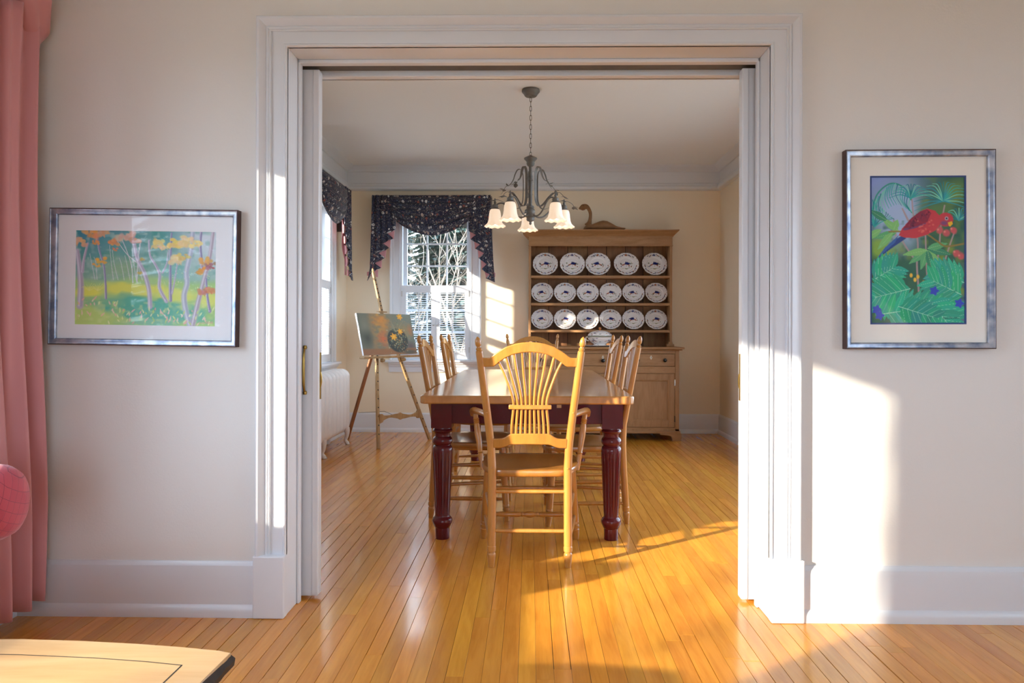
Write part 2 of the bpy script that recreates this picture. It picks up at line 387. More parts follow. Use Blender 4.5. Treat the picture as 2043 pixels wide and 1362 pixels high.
# ------------------------------------------------------------------ floor: strip by strip
floor = struct(MB().box(XL - .2, XE + .2, YR - .2, YB + .2, -0.12, -0.019).build('floor', M['subfloor'], smooth=False))
def project(x, y, z):
    d = Vector((x, y, z - CAM_H)); k = d.dot(_f)
    if k < 0.05: return (-9999, 9999)
    return AX + F_PX * d.dot(_R) / k, AY - F_PX * d.dot(_U) / k
def seen_floor(x, y):
    px, py = project(x, y, 0)
    if not (0 < px < W_PX and py < H_PX): return False
    if y > YP1:
        t = 2.84 / y
        if not (-0.87 < x * t < 0.87): return False
    return True
STRIP = 0.0572
rng = random.Random(3)
boards = []
x = XL + 0.004
while x < XE:
    y = YR - rng.random() * 1.5
    while y < YB:
        ln = rng.choice([0.75, 1.1, 1.5, 1.9, 2.4]) * rng.uniform(0.9, 1.1)
        y0, y1 = max(y, YR), min(y + ln, YB)
        x1 = min(x + STRIP, XE)
        if y1 - y0 > 0.05:
            if x + STRIP > XR and y1 > YP1: y1 = YP1 - .01
            if y1 > y0:
                vis = sum(1 for k in range(9) for q in (x, x1) if seen_floor(q, y0 + (y1 - y0) * k / 8))
                area = 0
                if vis:
                    a = project((x + x1)/2, max(y0, 2.18), 0); b_ = project((x + x1)/2, y1, 0)
                    area = math.hypot(a[0]-b_[0], a[1]-b_[1]) * vis
                boards.append((area, x, x1, y0, y1))
        y += ln
    x += STRIP
boards.sort(reverse=True)
rest = MB()
for i, (area, x0, x1, y0, y1) in enumerate(boards):
    gap = rng.choice([0.0003, 0.0005, 0.0006, 0.0009, 0.0018]); dz = rng.uniform(-0.0004, 0.0004)
    hx, hy = (x1 - x0) / 2 - gap, (y1 - y0) / 2 - 0.0004
    c = 0.0005
    if i < 300 and area > 0:
        mb = MB(); mb.v = [(-hx,-hy,-.018),(hx,-hy,-.018),(hx,hy,-.018),(-hx,hy,-.018),(-hx,-hy,-c),(hx,-hy,-c),(hx,hy,-c),(-hx,hy,-c),(-hx+c,-hy+c,0),(hx-c,-hy+c,0),(hx-c,hy-c,0),(-hx+c,hy-c,0)]
        mb.f = [(0,1,5,4),(1,2,6,5),(2,3,7,6),(3,0,4,7),(4,5,9,8),(5,6,10,9),(6,7,11,10),(7,4,8,11),(8,9,10,11)]
        mb.build('floorboard', M['floor'], floor, smooth=False, loc=((x0+x1)/2, (y0+y1)/2, dz))
    else:
        rest.box((x0+x1)/2 - hx, (x0+x1)/2 + hx, y0 + .0004, y1 - .0004, -.018, dz)
tag(rest.build('floorboards', M['floor'], floor, smooth=False), kind='stuff')

# ------------------------------------------------------------------ mouldings
def run_moulding(name, p0, p1, nrm, prof, parent=None, ang=30):
    """prof = [(proud, z)] extruded from p0 to p1 on a wall whose room side is nrm"""
    mb = MB(); mb.rings([[(p[0] + nrm[0]*d, p[1] + nrm[1]*d, z) for d, z in prof] for p in (p0, p1)])
    o = mb.build(name, M['trim'], parent, angle=ang)
    return struct(o)
BASE = [(0, 0), (.034, 0), (.034, .022), (.030, .036), (.022, .044), (.020, .046), (.020, .180), (.017, .192), (.010, .199), (.006, .206), (0, .206)]
run_moulding('baseboard_left', (XL, YR), (XL, YP0), (1, 0), BASE)
run_moulding('baseboard_front', (XL, YP0), (OX0 - .118, YP0), (0, -1), BASE)
run_moulding('baseboard_front_right', (OX1 + .122, YP0), (XE, YP0), (0, -1), BASE)
run_moulding('baseboard_dining_left', (XL, YP1), (XL, YB), (1, 0), BASE)
run_moulding('baseboard_back', (XL, YB), (XR, YB), (0, -1), BASE)
run_moulding('baseboard_right', (XR, YP1), (XR, YB), (-1, 0), BASE)
CROWN = [(0, 2.594), (.020, 2.596), (.038, 2.606), (.044, 2.618), (.044, 2.634), (.034, 2.644), (.030, 2.660), (.022, 2.672), (.010, 2.676), (.010, 2.795), (.026, 2.797), (.032, 2.806), (.056, 2.818), (.080, 2.834), (.092, 2.840), (.100, 2.8495), (0, 2.8495)]
run_moulding('trim_2', (XL, YB), (XR, YB), (0, -1), CROWN)
run_moulding('trim_3', (XL, YP1), (XL, YB), (1, 0), CROWN)
run_moulding('trim_4', (XR, YP1), (XR, YB), (-1, 0), CROWN)
run_moulding('trim_5', (XL, YP1), (XR, YP1), (0, 1), CROWN)

# doorway casing, plinths, jambs, track
casing = setting('trim_1', (0, YP0, 0))
CAS = [(0, 0), (0, .016), (.003, .020), (.007, .020), (.010, .016), (.013, .014), (.058, .014), (.0585, .022), (.062, .024), (.066, .020), (.070, .024), (.074, .024), (.077, .020), (.081, .026), (.086, .030), (.092, .036), (.098, .040), (.106, .040), (.111, .034), (.112, 0)]
MB().frame(OX0, OX1, 0.232, OZ, CAS, open_bottom=True).build('door_casing', M['trim'], casing, angle=25)
for x0, x1 in ((OX0 - .118, OX0 + .002), (OX1 - .002, OX1 + .122)):
    MB().box(x0, x1, -.042, 0, 0, .236).build('plinth_block', M['trim'], casing, smooth=False, bevel=.005)
jb = MB()
for s, xe in ((-1, OX0), (1, OX1)):
    jb.box(min(xe, xe + s*.017), max(xe, xe + s*.017), -.012, .125, 0, OZ + .017)
    jb.box(min(xe, xe + s*.017), max(xe, xe + s*.017), .225, YP1 - YP0 + .01, 0, OZ + .017)
    jb.box(min(xe, xe - s*.011), max(xe, xe - s*.011), .108, .138, 0, OZ)
    jb.box(min(xe, xe - s*.011), max(xe, xe - s*.011), .222, .25, 0, OZ)
jb.box(OX0, OX1, -.012, .125, OZ, OZ + .017); jb.box(OX0, OX1, .225, YP1 - YP0 + .01, OZ, OZ + .017)
jb.box(OX0, OX1, .108, .142, OZ - .016, OZ); jb.box(OX0, OX1, .218, .25, OZ - .030, OZ)
jb.build('door_jamb', M['trim'], casing, smooth=False, bevel=.004)
MB().box(OX0 - .1, OX1 + .1, .142, .218, OZ - .006, OZ + .03).build('door_track', M['track'], casing, smooth=False)
# casing on the dining side
MB().frame(OX0, OX1, 0, OZ, CAS, open_bottom=True, sgn=1).build('door_casing', M['trim'], casing, angle=25, loc=(0, YP1 - YP0, 0))
def pocket_door(name, xe, s):
    d = setting(name, (xe, 2.855, 0))
    mb = MB(); mb.box(min(0, s*.84), max(0, s*.84), -.018, .018, .012, 2.150); mb.build('door_slab', M['trim'], d, smooth=False, bevel=.003)
    mb = MB(); mb.box(min(-s*.004, s*.024), max(-s*.004, s*.024), -.023, .023, .014, 2.149); mb.build('edge_strip', M['trim'], d, smooth=False, bevel=.005)
    mb = MB(); mb.box(min(-s*.0065, -s*.003), max(-s*.0065, -s*.003), -.008, .008, .81, 1.0); mb.build('edge_pull', M['brass'], d, smooth=False, bevel=.001)
    mb = MB(); mb.tube([(-s*.0065, -.004, .86), (-s*.010, -.004, .88), (-s*.010, -.004, .90), (-s*.0065, -.004, .92)], .003, 6); mb.build('latch', M['brass'], d)
    if s < 0:
        h = MB(); xq = -.052
        h.tube(catmull([(xq, -.020, 1.022), (xq, -.030, 1.012), (xq, -.038, .985), (xq, -.040, .93), (xq, -.038, .875), (xq, -.030, .848), (xq, -.020, .838)], 6),
               [.0035 + .0022 * math.sin(math.pi * i / 36) for i in range(37)], 8)
        for z in (1.022, .838): h.lathe([(.007, -.008), (.009, 0), (.006, .007)], (xq, -.021, z), 10)
        h.build('handle', M['brass'], d)
    return d
pocket_door('door_1', -0.862, -1)
pocket_door('door_2', 0.853, 1)

# ------------------------------------------------------------------ windows
WALLS = {'back': ((0, 1), YB, 0.0), 'left': ((-1, 0), XL, math.pi/2), 'rear': ((0, -1), YR, math.pi), 'east': ((1, 0), XE, -math.pi/2), 'right': ((1, 0), XR, -math.pi/2)}
WCAS = [(0, 0), (0, .014), (.004, .018), (.010, .018), (.012, .012), (.070, .014), (.073, .022), (.078, .022), (.082, .018), (.088, .026), (.100, .032), (.110, .032), (.112, 0)]
def window(n, cols, rows, detail=True):
    wl, c, w, z0, z1 = WINDOWS[n]; (nx, ny), t, rz = WALLS[wl]
    loc = (c, t, 0) if ny else (t, c, 0)
    o = setting('window_%d' % n, loc, rz); h = w / 2
    MB().frame(-h, h, z0 - .003, z1, WCAS, open_bottom=True).build('casing', M['trim'], o, angle=25)
    j = MB(); j.box(-h, -h + .018, -.004, .2, z0, z1); j.box(h - .018, h, -.004, .2, z0, z1); j.box(-h, h, -.004, .2, z1 - .018, z1); j.box(-h, h, .03, .24, z0, z0 + .02)
    j.build('jamb', M['trim'], o, smooth=False)
    sl = MB(); sl.box(-h - .155, h + .155, -.075, .03, z0 - .024, z0 + .002); sl.build('sill', M['trim'], o, smooth=False, bevel=.007)
    run = [(0, z0 - .13), (.014, z0 - .13), (.016, z0 - .10), (.018, z0 - .075), (.030, z0 - .070), (.036, z0 - .055), (.052, z0 - .040), (.058, z0 - .024), (0, z0 - .024)]
    ap = MB(); ap.rings([[(x, -d, z) for d, z in run] for x in (-h - .12, h + .12)]); ap.build('apron', M['trim'], o, angle=25)
    gx0, gx1, gz0, gz1 = -h + .055, h - .055, z0 + .06, z1 - .055; y = .10
    sh = MB(); sh.box(-h + .018, gx0, y, y + .035, z0 + .02, z1 - .018); sh.box(gx1, h - .018, y, y + .035, z0 + .02, z1 - .018)
    sh.box(gx0, gx1, y, y + .035, z0 + .02, gz0); sh.box(gx0, gx1, y, y + .035, gz1, z1 - .018)
    sh.build('sash', M['trim'], o, smooth=False)
    mw = .016
    for i in range(1, cols):
        xx = gx0 + (gx1 - gx0) * i / cols
        q = MB(); q.box(xx - mw/2, xx + mw/2, y + .004, y + .03, gz0, gz1); q.build('muntin', M['trim'], o, smooth=False, bevel=.003)
    for k in range(1, rows):
        zz = gz0 + (gz1 - gz0) * k / rows; hw = mw/2 if k != rows // 2 else .02
        q = MB(); q.box(gx0, gx1, y + .003, y + .031, zz - hw, zz + hw); q.build('muntin' if k != rows // 2 else 'meeting_rail', M['trim'], o, smooth=False, bevel=.003)
    pw, ph = (gx1 - gx0) / cols, (gz1 - gz0) / rows
    proto = None
    for i in range(cols):
        for k in range(rows):
            l = (gx0 + pw * (i + .5), y + .018, gz0 + ph * (k + .5))
            if proto is None:
                proto = MB().box(-pw/2, pw/2, -.0015, .0015, -ph/2, ph/2).build('pane', M['pane'], o, smooth=False, loc=l)
            else: clone(proto, o, l)
    portal('daylight_portal', (c, t + ny * .30, (z0 + z1)/2) if ny else (t + nx * .30, c, (z0 + z1)/2), (-nx, -ny, 0), w, z1 - z0)
    return o
window(1, 3, 6); window(2, 3, 6); window(3, 3, 6); window(4, 1, 1); window(5, 6, 4); window(6, 4, 4); window(7, 4, 4)

# ------------------------------------------------------------------ shutters (lower half of the dining windows)
def shutter(loc, rz, w, z0, z1, hinge, label, proto_cache={}):
    o = thing('window_shutter', label, 'shutter', loc, rz, 'louvered half shutters on the dining windows')
    st, top, bot = .045, .078, .075
    f = MB(); f.box(-w/2, -w/2 + st, -.012, .014, z0, z1); f.box(w/2 - st, w/2, -.012, .014, z0, z1)
    f.box(-w/2 + st, w/2 - st, -.012, .014, z1 - top, z1); f.box(-w/2 + st, w/2 - st, -.012, .014, z0, z0 + bot)
    f.build('frame', M['trim'], o, smooth=False, bevel=.002)
    zz0, zz1 = z0 + bot + .014, z1 - top - .012; n = 27
    key = round(w, 4)
    for i in range(n):
        z = zz0 + (zz1 - zz0) * i / (n - 1)
        if key not in proto_cache:
            q = MB(); hw = w/2 - st - .001; a = math.radians(14)
            pts = [(-.015, -.001), (-.008, .0022), (.008, .0022), (.015, -.001), (.008, -.0026), (-.008, -.0026)]
            q.rings([[(x, u*math.cos(a) - v*math.sin(a), u*math.sin(a) + v*math.cos(a)) for u, v in pts] for x in (-hw, hw)])
            proto_cache[key] = q.build('louver', M['trim'], o, angle=30, loc=(0, .002, z))
        else:
            clone(proto_cache[key], o, (0, .002, z))
    r = MB(); r.box(-.005, .005, -.026, -.017, zz0 - .01, zz1 + .02); r.build('tilt_rod', M['trim'], o, smooth=False, bevel=.001)
    k = MB(); k.lathe([(.003, 0), (.003, .008), (.008, .012), (.008, .018), (.003, .022)], (0, 0, 0), 10)
    ko = k.build('knob', M['steel'], o, loc=(-hinge * (w/2 - .02), -.012, (z0 + z1)/2 - .03)); ko.rotation_euler = (math.pi/2, 0, 0)
    for z in (z0 + .10, z1 - .09):
        MB().box(hinge * w/2 - .004 if hinge > 0 else -w/2 - .008, hinge * w/2 + .008 if hinge > 0 else -w/2 + .004, -.016, -.011, z - .03, z + .03).build('hinge', M['steel'], o, smooth=False)
    return o
def win_point(n, lx, ly, z=0):
    wl, c, w, z0, z1 = WINDOWS[n]; (nx, ny), t, rz = WALLS[wl]
    cx, cy_ = (c, t) if ny else (t, c)
    return (cx + lx*math.cos(rz) - ly*math.sin(rz), cy_ + lx*math.sin(rz) + ly*math.cos(rz), z), rz
SL = {1: ('left half shutter behind the easel at the back window', 'right half shutter, sunlit, at the back window beside the cream wall'),
      2: ('half shutter nearer the doorway on the corner side window', 'half shutter nearest the room corner on the side window above the radiator'),
      3: ('nearer half shutter on the second side window', 'farther half shutter on the second side window')}
for n in (1, 2, 3):
    for k, s in enumerate((-1, 1)):
        p, rz = win_point(n, s * .181, .006)
        shutter(p, rz, .360, .785, 1.577, s, SL[n][k])

# ------------------------------------------------------------------ swag valances
def valance(n, label, off=-.02, sx=1.0):
    p, rz = win_point(n, off, 0)
    o = thing('swag_valance', label, 'valance', p, rz, 'navy floral swag valances')
    X = lambda q: q * .00077980 - .6532
    Z = lambda q: 2.574 - q * .000778
    MB().box(-.64, .62, -.125, -.001, 2.500, 2.512).build('mounting_board', M['print'], o, smooth=False)
    def sw(u, v):
        xl = X(180 + v * 170); xr = X(1440 - v * 115); x = xl + (xr - xl) * u
        w = max(math.sin(math.pi * u), 0) ** .85
        ph = v * 6.0 + .10 * math.sin(3 * u); th_ = 2 * math.pi * ph; k_ = min(1, v * 5) * min(1, (1.02 - v) * 8)
        vv = min(1.0, max(0.0, v + .056 * math.sin(th_) * k_ * (.35 + .65 * w)))
        zz = Z(66 + vv * (355 + 195 * w))
        return (x, -.135 - .040 * w * math.sin(math.pi * min(v, .9)) - .032 * (1 + math.cos(th_)) * k_ * (.35 + .65 * w), zz)
    MB().grid(sw, 64, 150, lambda u, v: (u * 1.0, v * .92)).build('swag', M['print'], o, solid=.002, angle=80)
    LO = interp([(66, 22), (800, 5), (1060, -4), (1230, -42)])
    LI = interp([(66, 270), (430, 345), (530, 338), (550, 318), (590, 235), (655, 312), (675, 268), (725, 172), (780, 262), (815, 208), (855, 110), (915, 202), (955, 150), (990, 58), (1055, 147), (1085, 80), (1130, 20), (1230, -38)])
    RO = interp([(66, 1630), (500, 1645), (950, 1668), (1250, 1692)])
    RI = interp([(66, 1370), (390, 1330), (555, 1333), (605, 1435), (665, 1358), (700, 1410), (740, 1490), (792, 1419), (812, 1460), (855, 1545), (920, 1469), (950, 1505), (1005, 1580), (1070, 1513), (1115, 1565), (1140, 1625), (1195, 1566), (1250, 1690)])
    def jab(outer, inner, zend):
        def f(u, v):
            q = 66 + (zend - 66) * v; a, b = X(outer(q)), X(inner(q)); x = a + (b - a) * u
            return (x, -.142 - .010 * math.sin(x * 105) - .010 * v, Z(q))
        return f
    MB().grid(jab(LO, LI, 1230), 26, 120, lambda u, v: (3 + (u - .5) * .3, v * .95)).build('jabot', M['print'], o, solid=.002, angle=80)
    MB().grid(jab(RO, RI, 1250), 26, 120, lambda u, v: (5 + (u - .5) * .3, v * .95)).build('jabot', M['print'], o, solid=.002, angle=80)
    # returns to the wall
    MB().box(-.641, -.637, -.14, -.002, 2.10, 2.514).build('return', M['print'], o, smooth=False)
    MB().box(.625, .629, -.14, -.002, 2.10, 2.514).build('return', M['print'], o, smooth=False)
    tris = [((235, 590), (322, 548), (312, 662)), ((172, 725), (270, 673), (261, 782)), ((110, 855), (210, 813), (201, 917)), ((58, 990), (152, 953), (146, 1057)), ((20, 1130), (100, 1080), (96, 1180)),
            ((1435, 605), (1349, 556), (1356, 667)), ((1490, 740), (1409, 698), (1418, 793)), ((1545, 855), (1458, 810), (1467, 922)), ((1580, 1005), (1504, 948), (1512, 1072)), ((1625, 1140), (1563, 1113), (1566, 1197))]
    for (a, b, c) in tris:
        s = -1 if a[0] < 800 else 1
        pts = [(a[0] + s * 70, a[1] - 20), (b[0], b[1]), (c[0], c[1]), (a[0] + s * 70, a[1] + 30)]
        q = MB(); q.prism([(X(x), Z(z)) for x, z in pts], -.132, -.120); q.build('lining_fold', M['pinklining'], o, smooth=False)
    for s, xs, ze in ((0, (60, 335), 1100), (1, (1370, 1640), 1180)):
        def lin_(u, v, xs=xs, ze=ze, s=s):
            q = 420 + (ze - 420) * v; a, b = xs
            inn = (b - 270 * v) if s == 0 else (a + 200 * v); out = a if s == 0 else b
            x = X(out + (inn - out) * u); return (x, -.100 - .012 * math.sin(x * 60), Z(q))
        MB().grid(lin_, 16, 20).build('lining', M['pinklining'], o, solid=.002)
    return o
valance(1, 'navy floral swag valance with pink lined jabots over the back window')
valance(2, 'navy floral swag valance on the side window in the room corner')
valance(3, 'navy floral swag valance on the second side window near the doorway', -.34, .56).scale = (.56, 1, 1)

# ------------------------------------------------------------------ dining chairs
post_x = interp([(0, .177), (.45, .176), (.58, .182), (1.064, .240)])
post_y = interp([(0, -.225), (.42, -.200), (.56, -.205), (1.064, -.290)])
def make_chair(name, label, arms, group):
    o = thing(name, label, 'chair', group=group)
    mt = M['chair']
    prof = [(0, .013), (.012, .0145), (.045, .0185), (.058, .020), (.064, .0185), (.067, .0155), (.070, .0155), (.073, .020), (.088, .0205), (.094, .0205), (.097, .0185), (.105, .0195), (.3, .0195), (.45, .0195), (.5, .019), (.56, .0185), (.7, .0178), (.85, .0172), (.95, .0168), (.992, .0165), (.997, .0160), (1.001, .011), (1.005, .0135), (1.011, .0135), (1.014, .0095), (1.019, .0088), (1.023, .0125), (1.029, .0138), (1.036, .0142), (1.046, .0130), (1.055, .0095), (1.061, .0045), (1.064, .001)]
    for s in (-1, 1):
        p = MB(); p.tube([(s * post_x(z), post_y(z), z) for z, r in prof], [r for z, r in prof], 12); p.build('back_post', mt, o, angle=32)
        g = MB(); g.lathe([(.011, 0), (.0125, .001), (.0125, .006)], (s * post_x(0), post_y(0), -.0005), 10); g.build('glide', M['rubber'], o)
        for z in (.715, .455):
            pg = MB(); pg.lathe([(.0045, 0), (.004, .0025), (.001, .004)], (0, 0, 0), 8)
            po = pg.build('peg', mt, o, loc=(s * post_x(z), post_y(z) - .0185, z)); po.rotation_euler = (math.pi/2, 0, 0)
    bow = lambda x, z: post_y(z) - .020 * (1 - min(1, abs(x) / .2) ** 2)
    up = interp([(0, 1.040), (.034, 1.0385), (.067, 1.0325), (.11, 1.018), (.154, .992), (.180, .971), (.186, .968), (.225, .968)])
    lo = interp([(0, .995), (.041, .9915), (.076, .984), (.11, .969), (.145, .945), (.163, .928), (.225, .926)])
    xs = [-.222 + .444 * i / 48 for i in range(49)]
    c = MB(); c.strip(xs, lambda x: lo(abs(x)), lambda x: up(abs(x)), bow, .020); c.build('crest_rail', mt, o, angle=35, bevel=.004)
    u2 = interp([(0, .619), (.088, .617), (.100, .611), (.115, .600), (.130, .594), (.150, .592), (.185, .592)]); l2 = interp([(0, .568), (.090, .566), (.115, .555), (.135, .549), (.185, .548)])
    xs = [-.172 + .344 * i / 40 for i in range(41)]
    c = MB(); c.strip(xs, lambda x: l2(abs(x)), lambda x: u2(abs(x)), bow, .020); c.build('lower_rail', mt, o, angle=35, bevel=.004)
    b = MB(); n = 24
    b.rings([[(-.098 + .196*i/n, bow(-.098 + .196*i/n, .742) + dy, z) for dy, z in ((-.014, .732), (-.014, .752), (.014, .752), (.014, .732))] for i in range(n + 1)])
    b.build('spindle_band', mt, o, angle=40, bevel=.004)
    for i in range(-4, 5):
        xt, xm, xb = .147 * i/4, .076 * i/4, .086 * i/4; zt = lo(abs(xt)) + .012
        pts = catmull([(xb, .606), (xb * .97, .65), (xm, .735), (xm * 1.02, .775), (xm + (xt - xm) * .24, .83), (xm + (xt - xm) * .66, .905), (xt, zt)] and
                      [(xb, bow(xb, .606), .606), (xb*.97, bow(xb, .66), .66), (xm, bow(xm, .735), .735), (xm*1.02, bow(xm, .775), .775), (xm + (xt-xm)*.24, bow(xm, .83), .83), (xm + (xt-xm)*.64, bow(xt, .905), .905), (xt, bow(xt, zt), zt)], 5)
        q = MB(); q.tube(pts, .0062, 8); q.build('spindle', mt, o)
    # seat
    out = [(.150, -.205), (.190, -.165), (.222, -.09), (.238, .0), (.243, .10), (.236, .18), (.215, .228), (.17, .248), (.09, .257), (0, .259)]
    poly = [(x, y) for x, y in out] + [(-x, y) for x, y in reversed(out[:-1])]
    poly += [(-.08, -.213), (0, -.216), (.08, -.213)]
    sp = catmull([(x, y, 0) for x, y in poly + poly[:1]], 3)[:-1]
    st = MB(); rr = []
    for k, z in ((.955, .412), (.985, .416), (1.0, .424), (1.0, .436), (.99, .443), (.96, .4455), (.80, .4435), (.5, .4385), (.2, .437), (.02, .437)):
        rr.append([(p.x * k, (p.y - .02) * k + .02, z) for p in sp])
    st.rings(rr); st.build('seat', M['seat'], o, angle=50)
    # front legs
    LEG = [(0, .0135), (.01, .015), (.04, .0185), (.052, .020), (.057, .0155), (.062, .0205), (.075, .0205), (.079, .0165), (.083, .0205), (.092, .0205), (.096, .0185), (.104, .0200), (.30, .0205), (.40, .0195), (.418, .018)]
    for s in (-1, 1):
        f = MB(); f.tube([(s * (.243 - .028 * z / .42), .222 - .03 * z / .42, z) for z, r in LEG], [r for z, r in LEG], 12); f.build('front_leg', mt, o, angle=32)
        g = MB(); g.lathe([(.011, 0), (.0125, .001), (.0125, .006)], (s * .243, .222, -.0005), 10); g.build('glide', M['rubber'], o)
    fx = lambda z: .243 - .028 * z / .42
    fy = lambda z: .222 - .03 * z / .42
    for z in (.165, .345):
        r = MB(); r.turned((-post_x(z), post_y(z), z), (post_x(z), post_y(z), z), [(.03, .008), (.06, .0088), (.5, .0095), (.94, .0088), (.97, .008)], 10); r.build('stretcher', mt, o)
    for s in (-1, 1):
        for zb, zf in ((.115, .125), (.235, .245), ):
            r = MB(); r.turned((s*post_x(zb), post_y(zb), zb), (s*fx(zf), fy(zf), zf), [(.03, .008), (.2, .0105), (.5, .0120), (.8, .0105), (.97, .008)], 10); r.build('stretcher', mt, o)
    z = .13
    r = MB(); r.turned((-fx(z), fy(z), z), (fx(z), fy(z), z), [(.03, .008), (.10, .009), (.12, .013), (.14, .011), (.16, .0135), (.38, .0140), (.40, .010), (.415, .0135), (.43, .010), (.455, .0125), (.47, .0165), (.5, .018), (.53, .0165), (.545, .0125), (.57, .010), (.585, .0135), (.60, .010), (.62, .0140), (.84, .0135), (.86, .011), (.88, .013), (.90, .009), (.97, .008)], 12)
    r.build('front_stretcher', mt, o)
    r = MB(); z = .27; r.turned((-fx(z), fy(z), z), (fx(z), fy(z), z), [(.03, .008), (.1, .009), (.5, .011), (.9, .009), (.97, .008)], 10); r.build('stretcher', mt, o)
    if arms:
        for s in (-1, 1):
            a = MB(); pts = catmull([(s*.196, -.222, .698), (s*.215, -.16, .700), (s*.245, -.06, .697), (s*.272, .03, .692), (s*.284, .09, .686), (s*.286, .125, .672), (s*.283, .135, .655)], 5)
            rad = [.014 + .009 * min(1, i / 18) for i in range(len(pts))]; rad[-1] = .008; rad[-2] = .016
            a.tube(pts, rad, 10, flat=(1, .8), up=(1, 0, 0)); a.build('arm', mt, o)
            p = MB(); p.turned((s*.277, .075, .680), (s*.236, .02, .400), [(0, .012), (.05, .0135), (.10, .0125), (.12, .016), (.14, .012), (.155, .0155), (.17, .012), (.185, .0155), (.20, .0125), (.25, .0155), (.38, .0165), (.55, .0140), (.68, .0115), (.70, .0145), (.715, .0105), (.73, .0145), (.75, .0135), (.88, .0105), (1, .009)], 12)
            p.build('arm_support', mt, o)
    return o
GA, GS = 'wheat-back armchairs at the table ends', 'wheat-back side chairs along the table'
ch = make_chair('dining_armchair', 'honey oak wheat-back armchair nearest the doorway, its back to us', True, GA)
ch.location = (0, 3.465, 0)
copy_tree(ch, (.02, 6.30, 0), math.pi, 'honey oak wheat-back armchair at the far table end before the hutch')
sc = make_chair('dining_side_chair', 'honey oak side chair on the left of the table, nearer the doorway', False, GS)
sc.location = (-.352, 4.262, 0); sc.rotation_euler = (0, 0, -math.pi/2)
copy_tree(sc, (-.352, 5.26, 0), -math.pi/2, 'honey oak side chair on the left of the table, nearer the window')
copy_tree(sc, (.325, 4.165, 0), math.pi/2, 'honey oak side chair on the right of the table, nearer the doorway')
copy_tree(sc, (.325, 4.955, 0), math.pi/2, 'honey oak side chair on the right of the table, nearer the hutch')

# ------------------------------------------------------------------ dining table
tb = thing('dining_table', 'long dining table with honey wood top and glossy burgundy fluted legs', 'table', (-.017, 4.795, 0))
hx, hy, cc = .546, 1.235, .022
cf = .085
top = MB(); top.prism([(-hx + cc, -hy), (hx - cc, -hy), (hx, -hy + cc), (hx, hy - cf), (hx - cf, hy), (-hx + cf, hy), (-hx, hy - cf), (-hx, -hy + cc)], .718, .760, 'xy')
top.build('table_top', M['tabletop'], tb, angle=30, bevel=.007)
ax_, ay_ = .455, 1.125
for s in (-1, 1):
    MB().box(-ax_, ax_, s*ay_ - .012, s*ay_ + .012, .605, .718).build('apron', M['burg'], tb, smooth=False, bevel=.003)
    MB().box(s*ax_ - .012, s*ax_ + .012, -ay_, ay_, .605, .718).build('side_apron', M['burg'], tb, smooth=False, bevel=.003)
MB().box(.156, .180, -ay_ - .013, -ay_ + .01, .690, .706).build('leaf_slide', M['coffee'], tb, smooth=False)
LEGP = [(.036, 0), (.037, .004), (.0375, .058), (.041, .062), (.043, .066), (.046, .074), (.052, .086), (.053, .096), (.050, .106), (.044, .113), (.040, .117), (.0385, .122), (.0385, .128)]
LEGP += [(.0388 + .0142 * t, .132 + .325 * t) for t in [i / 14 for i in range(15)]] + [(.0530, .466), (.0515, .478), (.047, .487), (.043, .490), (.043, .494), (.049, .499), (.0525, .508), (.053, .517), (.050, .527), (.045, .533), (.041, .537), (.0405, .549), (.043, .556), (.050, .561), (.0525, .567), (.050, .574), (.046, .578), (.045, .590)]
def flute(r, z, a):
    if .136 < z < .452:
        k = min(1, (z - .136) / .02, (.452 - z) / .015)
        return r - .0042 * k * max(0, math.cos(a * 16)) ** .6 if math.cos(a * 16) > 0 else r
    return r
proto = None
for sx in (-1, 1):
    for sy in (-1, 1):
        loc = (sx * .443, sy * 1.108, 0)
        if proto is None:
            l = MB(); l.lathe(LEGP, (0, 0, 0), 128, flute); l.box(-.054, .054, -.054, .054, .585, .717)
            proto = l.build('leg', M['burg'], tb, angle=32, loc=loc)
        else: clone(proto, tb, loc)

# ------------------------------------------------------------------ hutch
HX0, HX1 = -.035, 1.482; HC = (HX0 + HX1) / 2
hu = thing('pine_hutch', 'tall antique pine hutch with open plate shelves above drawers and doors', 'hutch', (HC, 7.0, 0))
hw = (HX1 - HX0) / 2
def hb(name, x0, x1, y0, y1, z0, z1, mt='pine', bevel=.003, parent=None):
    return MB().box(x0, x1, y0, y1, z0, z1).build(name, M[mt], parent or hu, smooth=False, bevel=bevel)
# base carcass
cs = MB(); cs.box(-hw, -hw + .04, 0, .48, .085, .90); cs.box(hw - .04, hw, 0, .48, .085, .90); cs.box(-hw, hw, .46, .48, .085, .90); cs.box(-hw, hw, .0, .48, .085, .12)
cs.build('side_panel', M['pinev'], hu, smooth=False, bevel=.002)
fr = MB()
for x0, x1 in ((-hw + .04, -hw + .045), (-.243, -.223), (.223, .243), (hw - .045, hw - .04)): fr.box(x0, x1, .001, .03, .12, .90)
for z0, z1 in ((.868, .90), (.672, .742), (.12, .134)): fr.box(-hw + .04, hw - .04, 0, .03, z0, z1)
fr.build('face_frame', M['pine'], hu, smooth=False, bevel=.002)
hb('base_moulding', -hw - .012, hw + .012, -.014, .48, .075, .10, bevel=.006)
tp = MB(); prof = [(0, .895), (.018, .897), (.026, .906), (.038, .912), (.044, .918), (.044, .928), (.038, .933), (0, .933)]
tp.box(-hw - .028, hw + .028, -.028, .50, .900, .912); tp.box(-hw - .044, hw + .044, -.044, .50, .912, .933)
tp.build('worktop', M['pine'], hu, smooth=False, bevel=.006)
bays = [(-hw + .047, -.245), (-.221, .221), (.245, hw - .047)]
knob_p = [(.008, 0), (.008, .008), (.017, .014), (.020, .022), (.018, .030), (.010, .035), (.001, .037)]
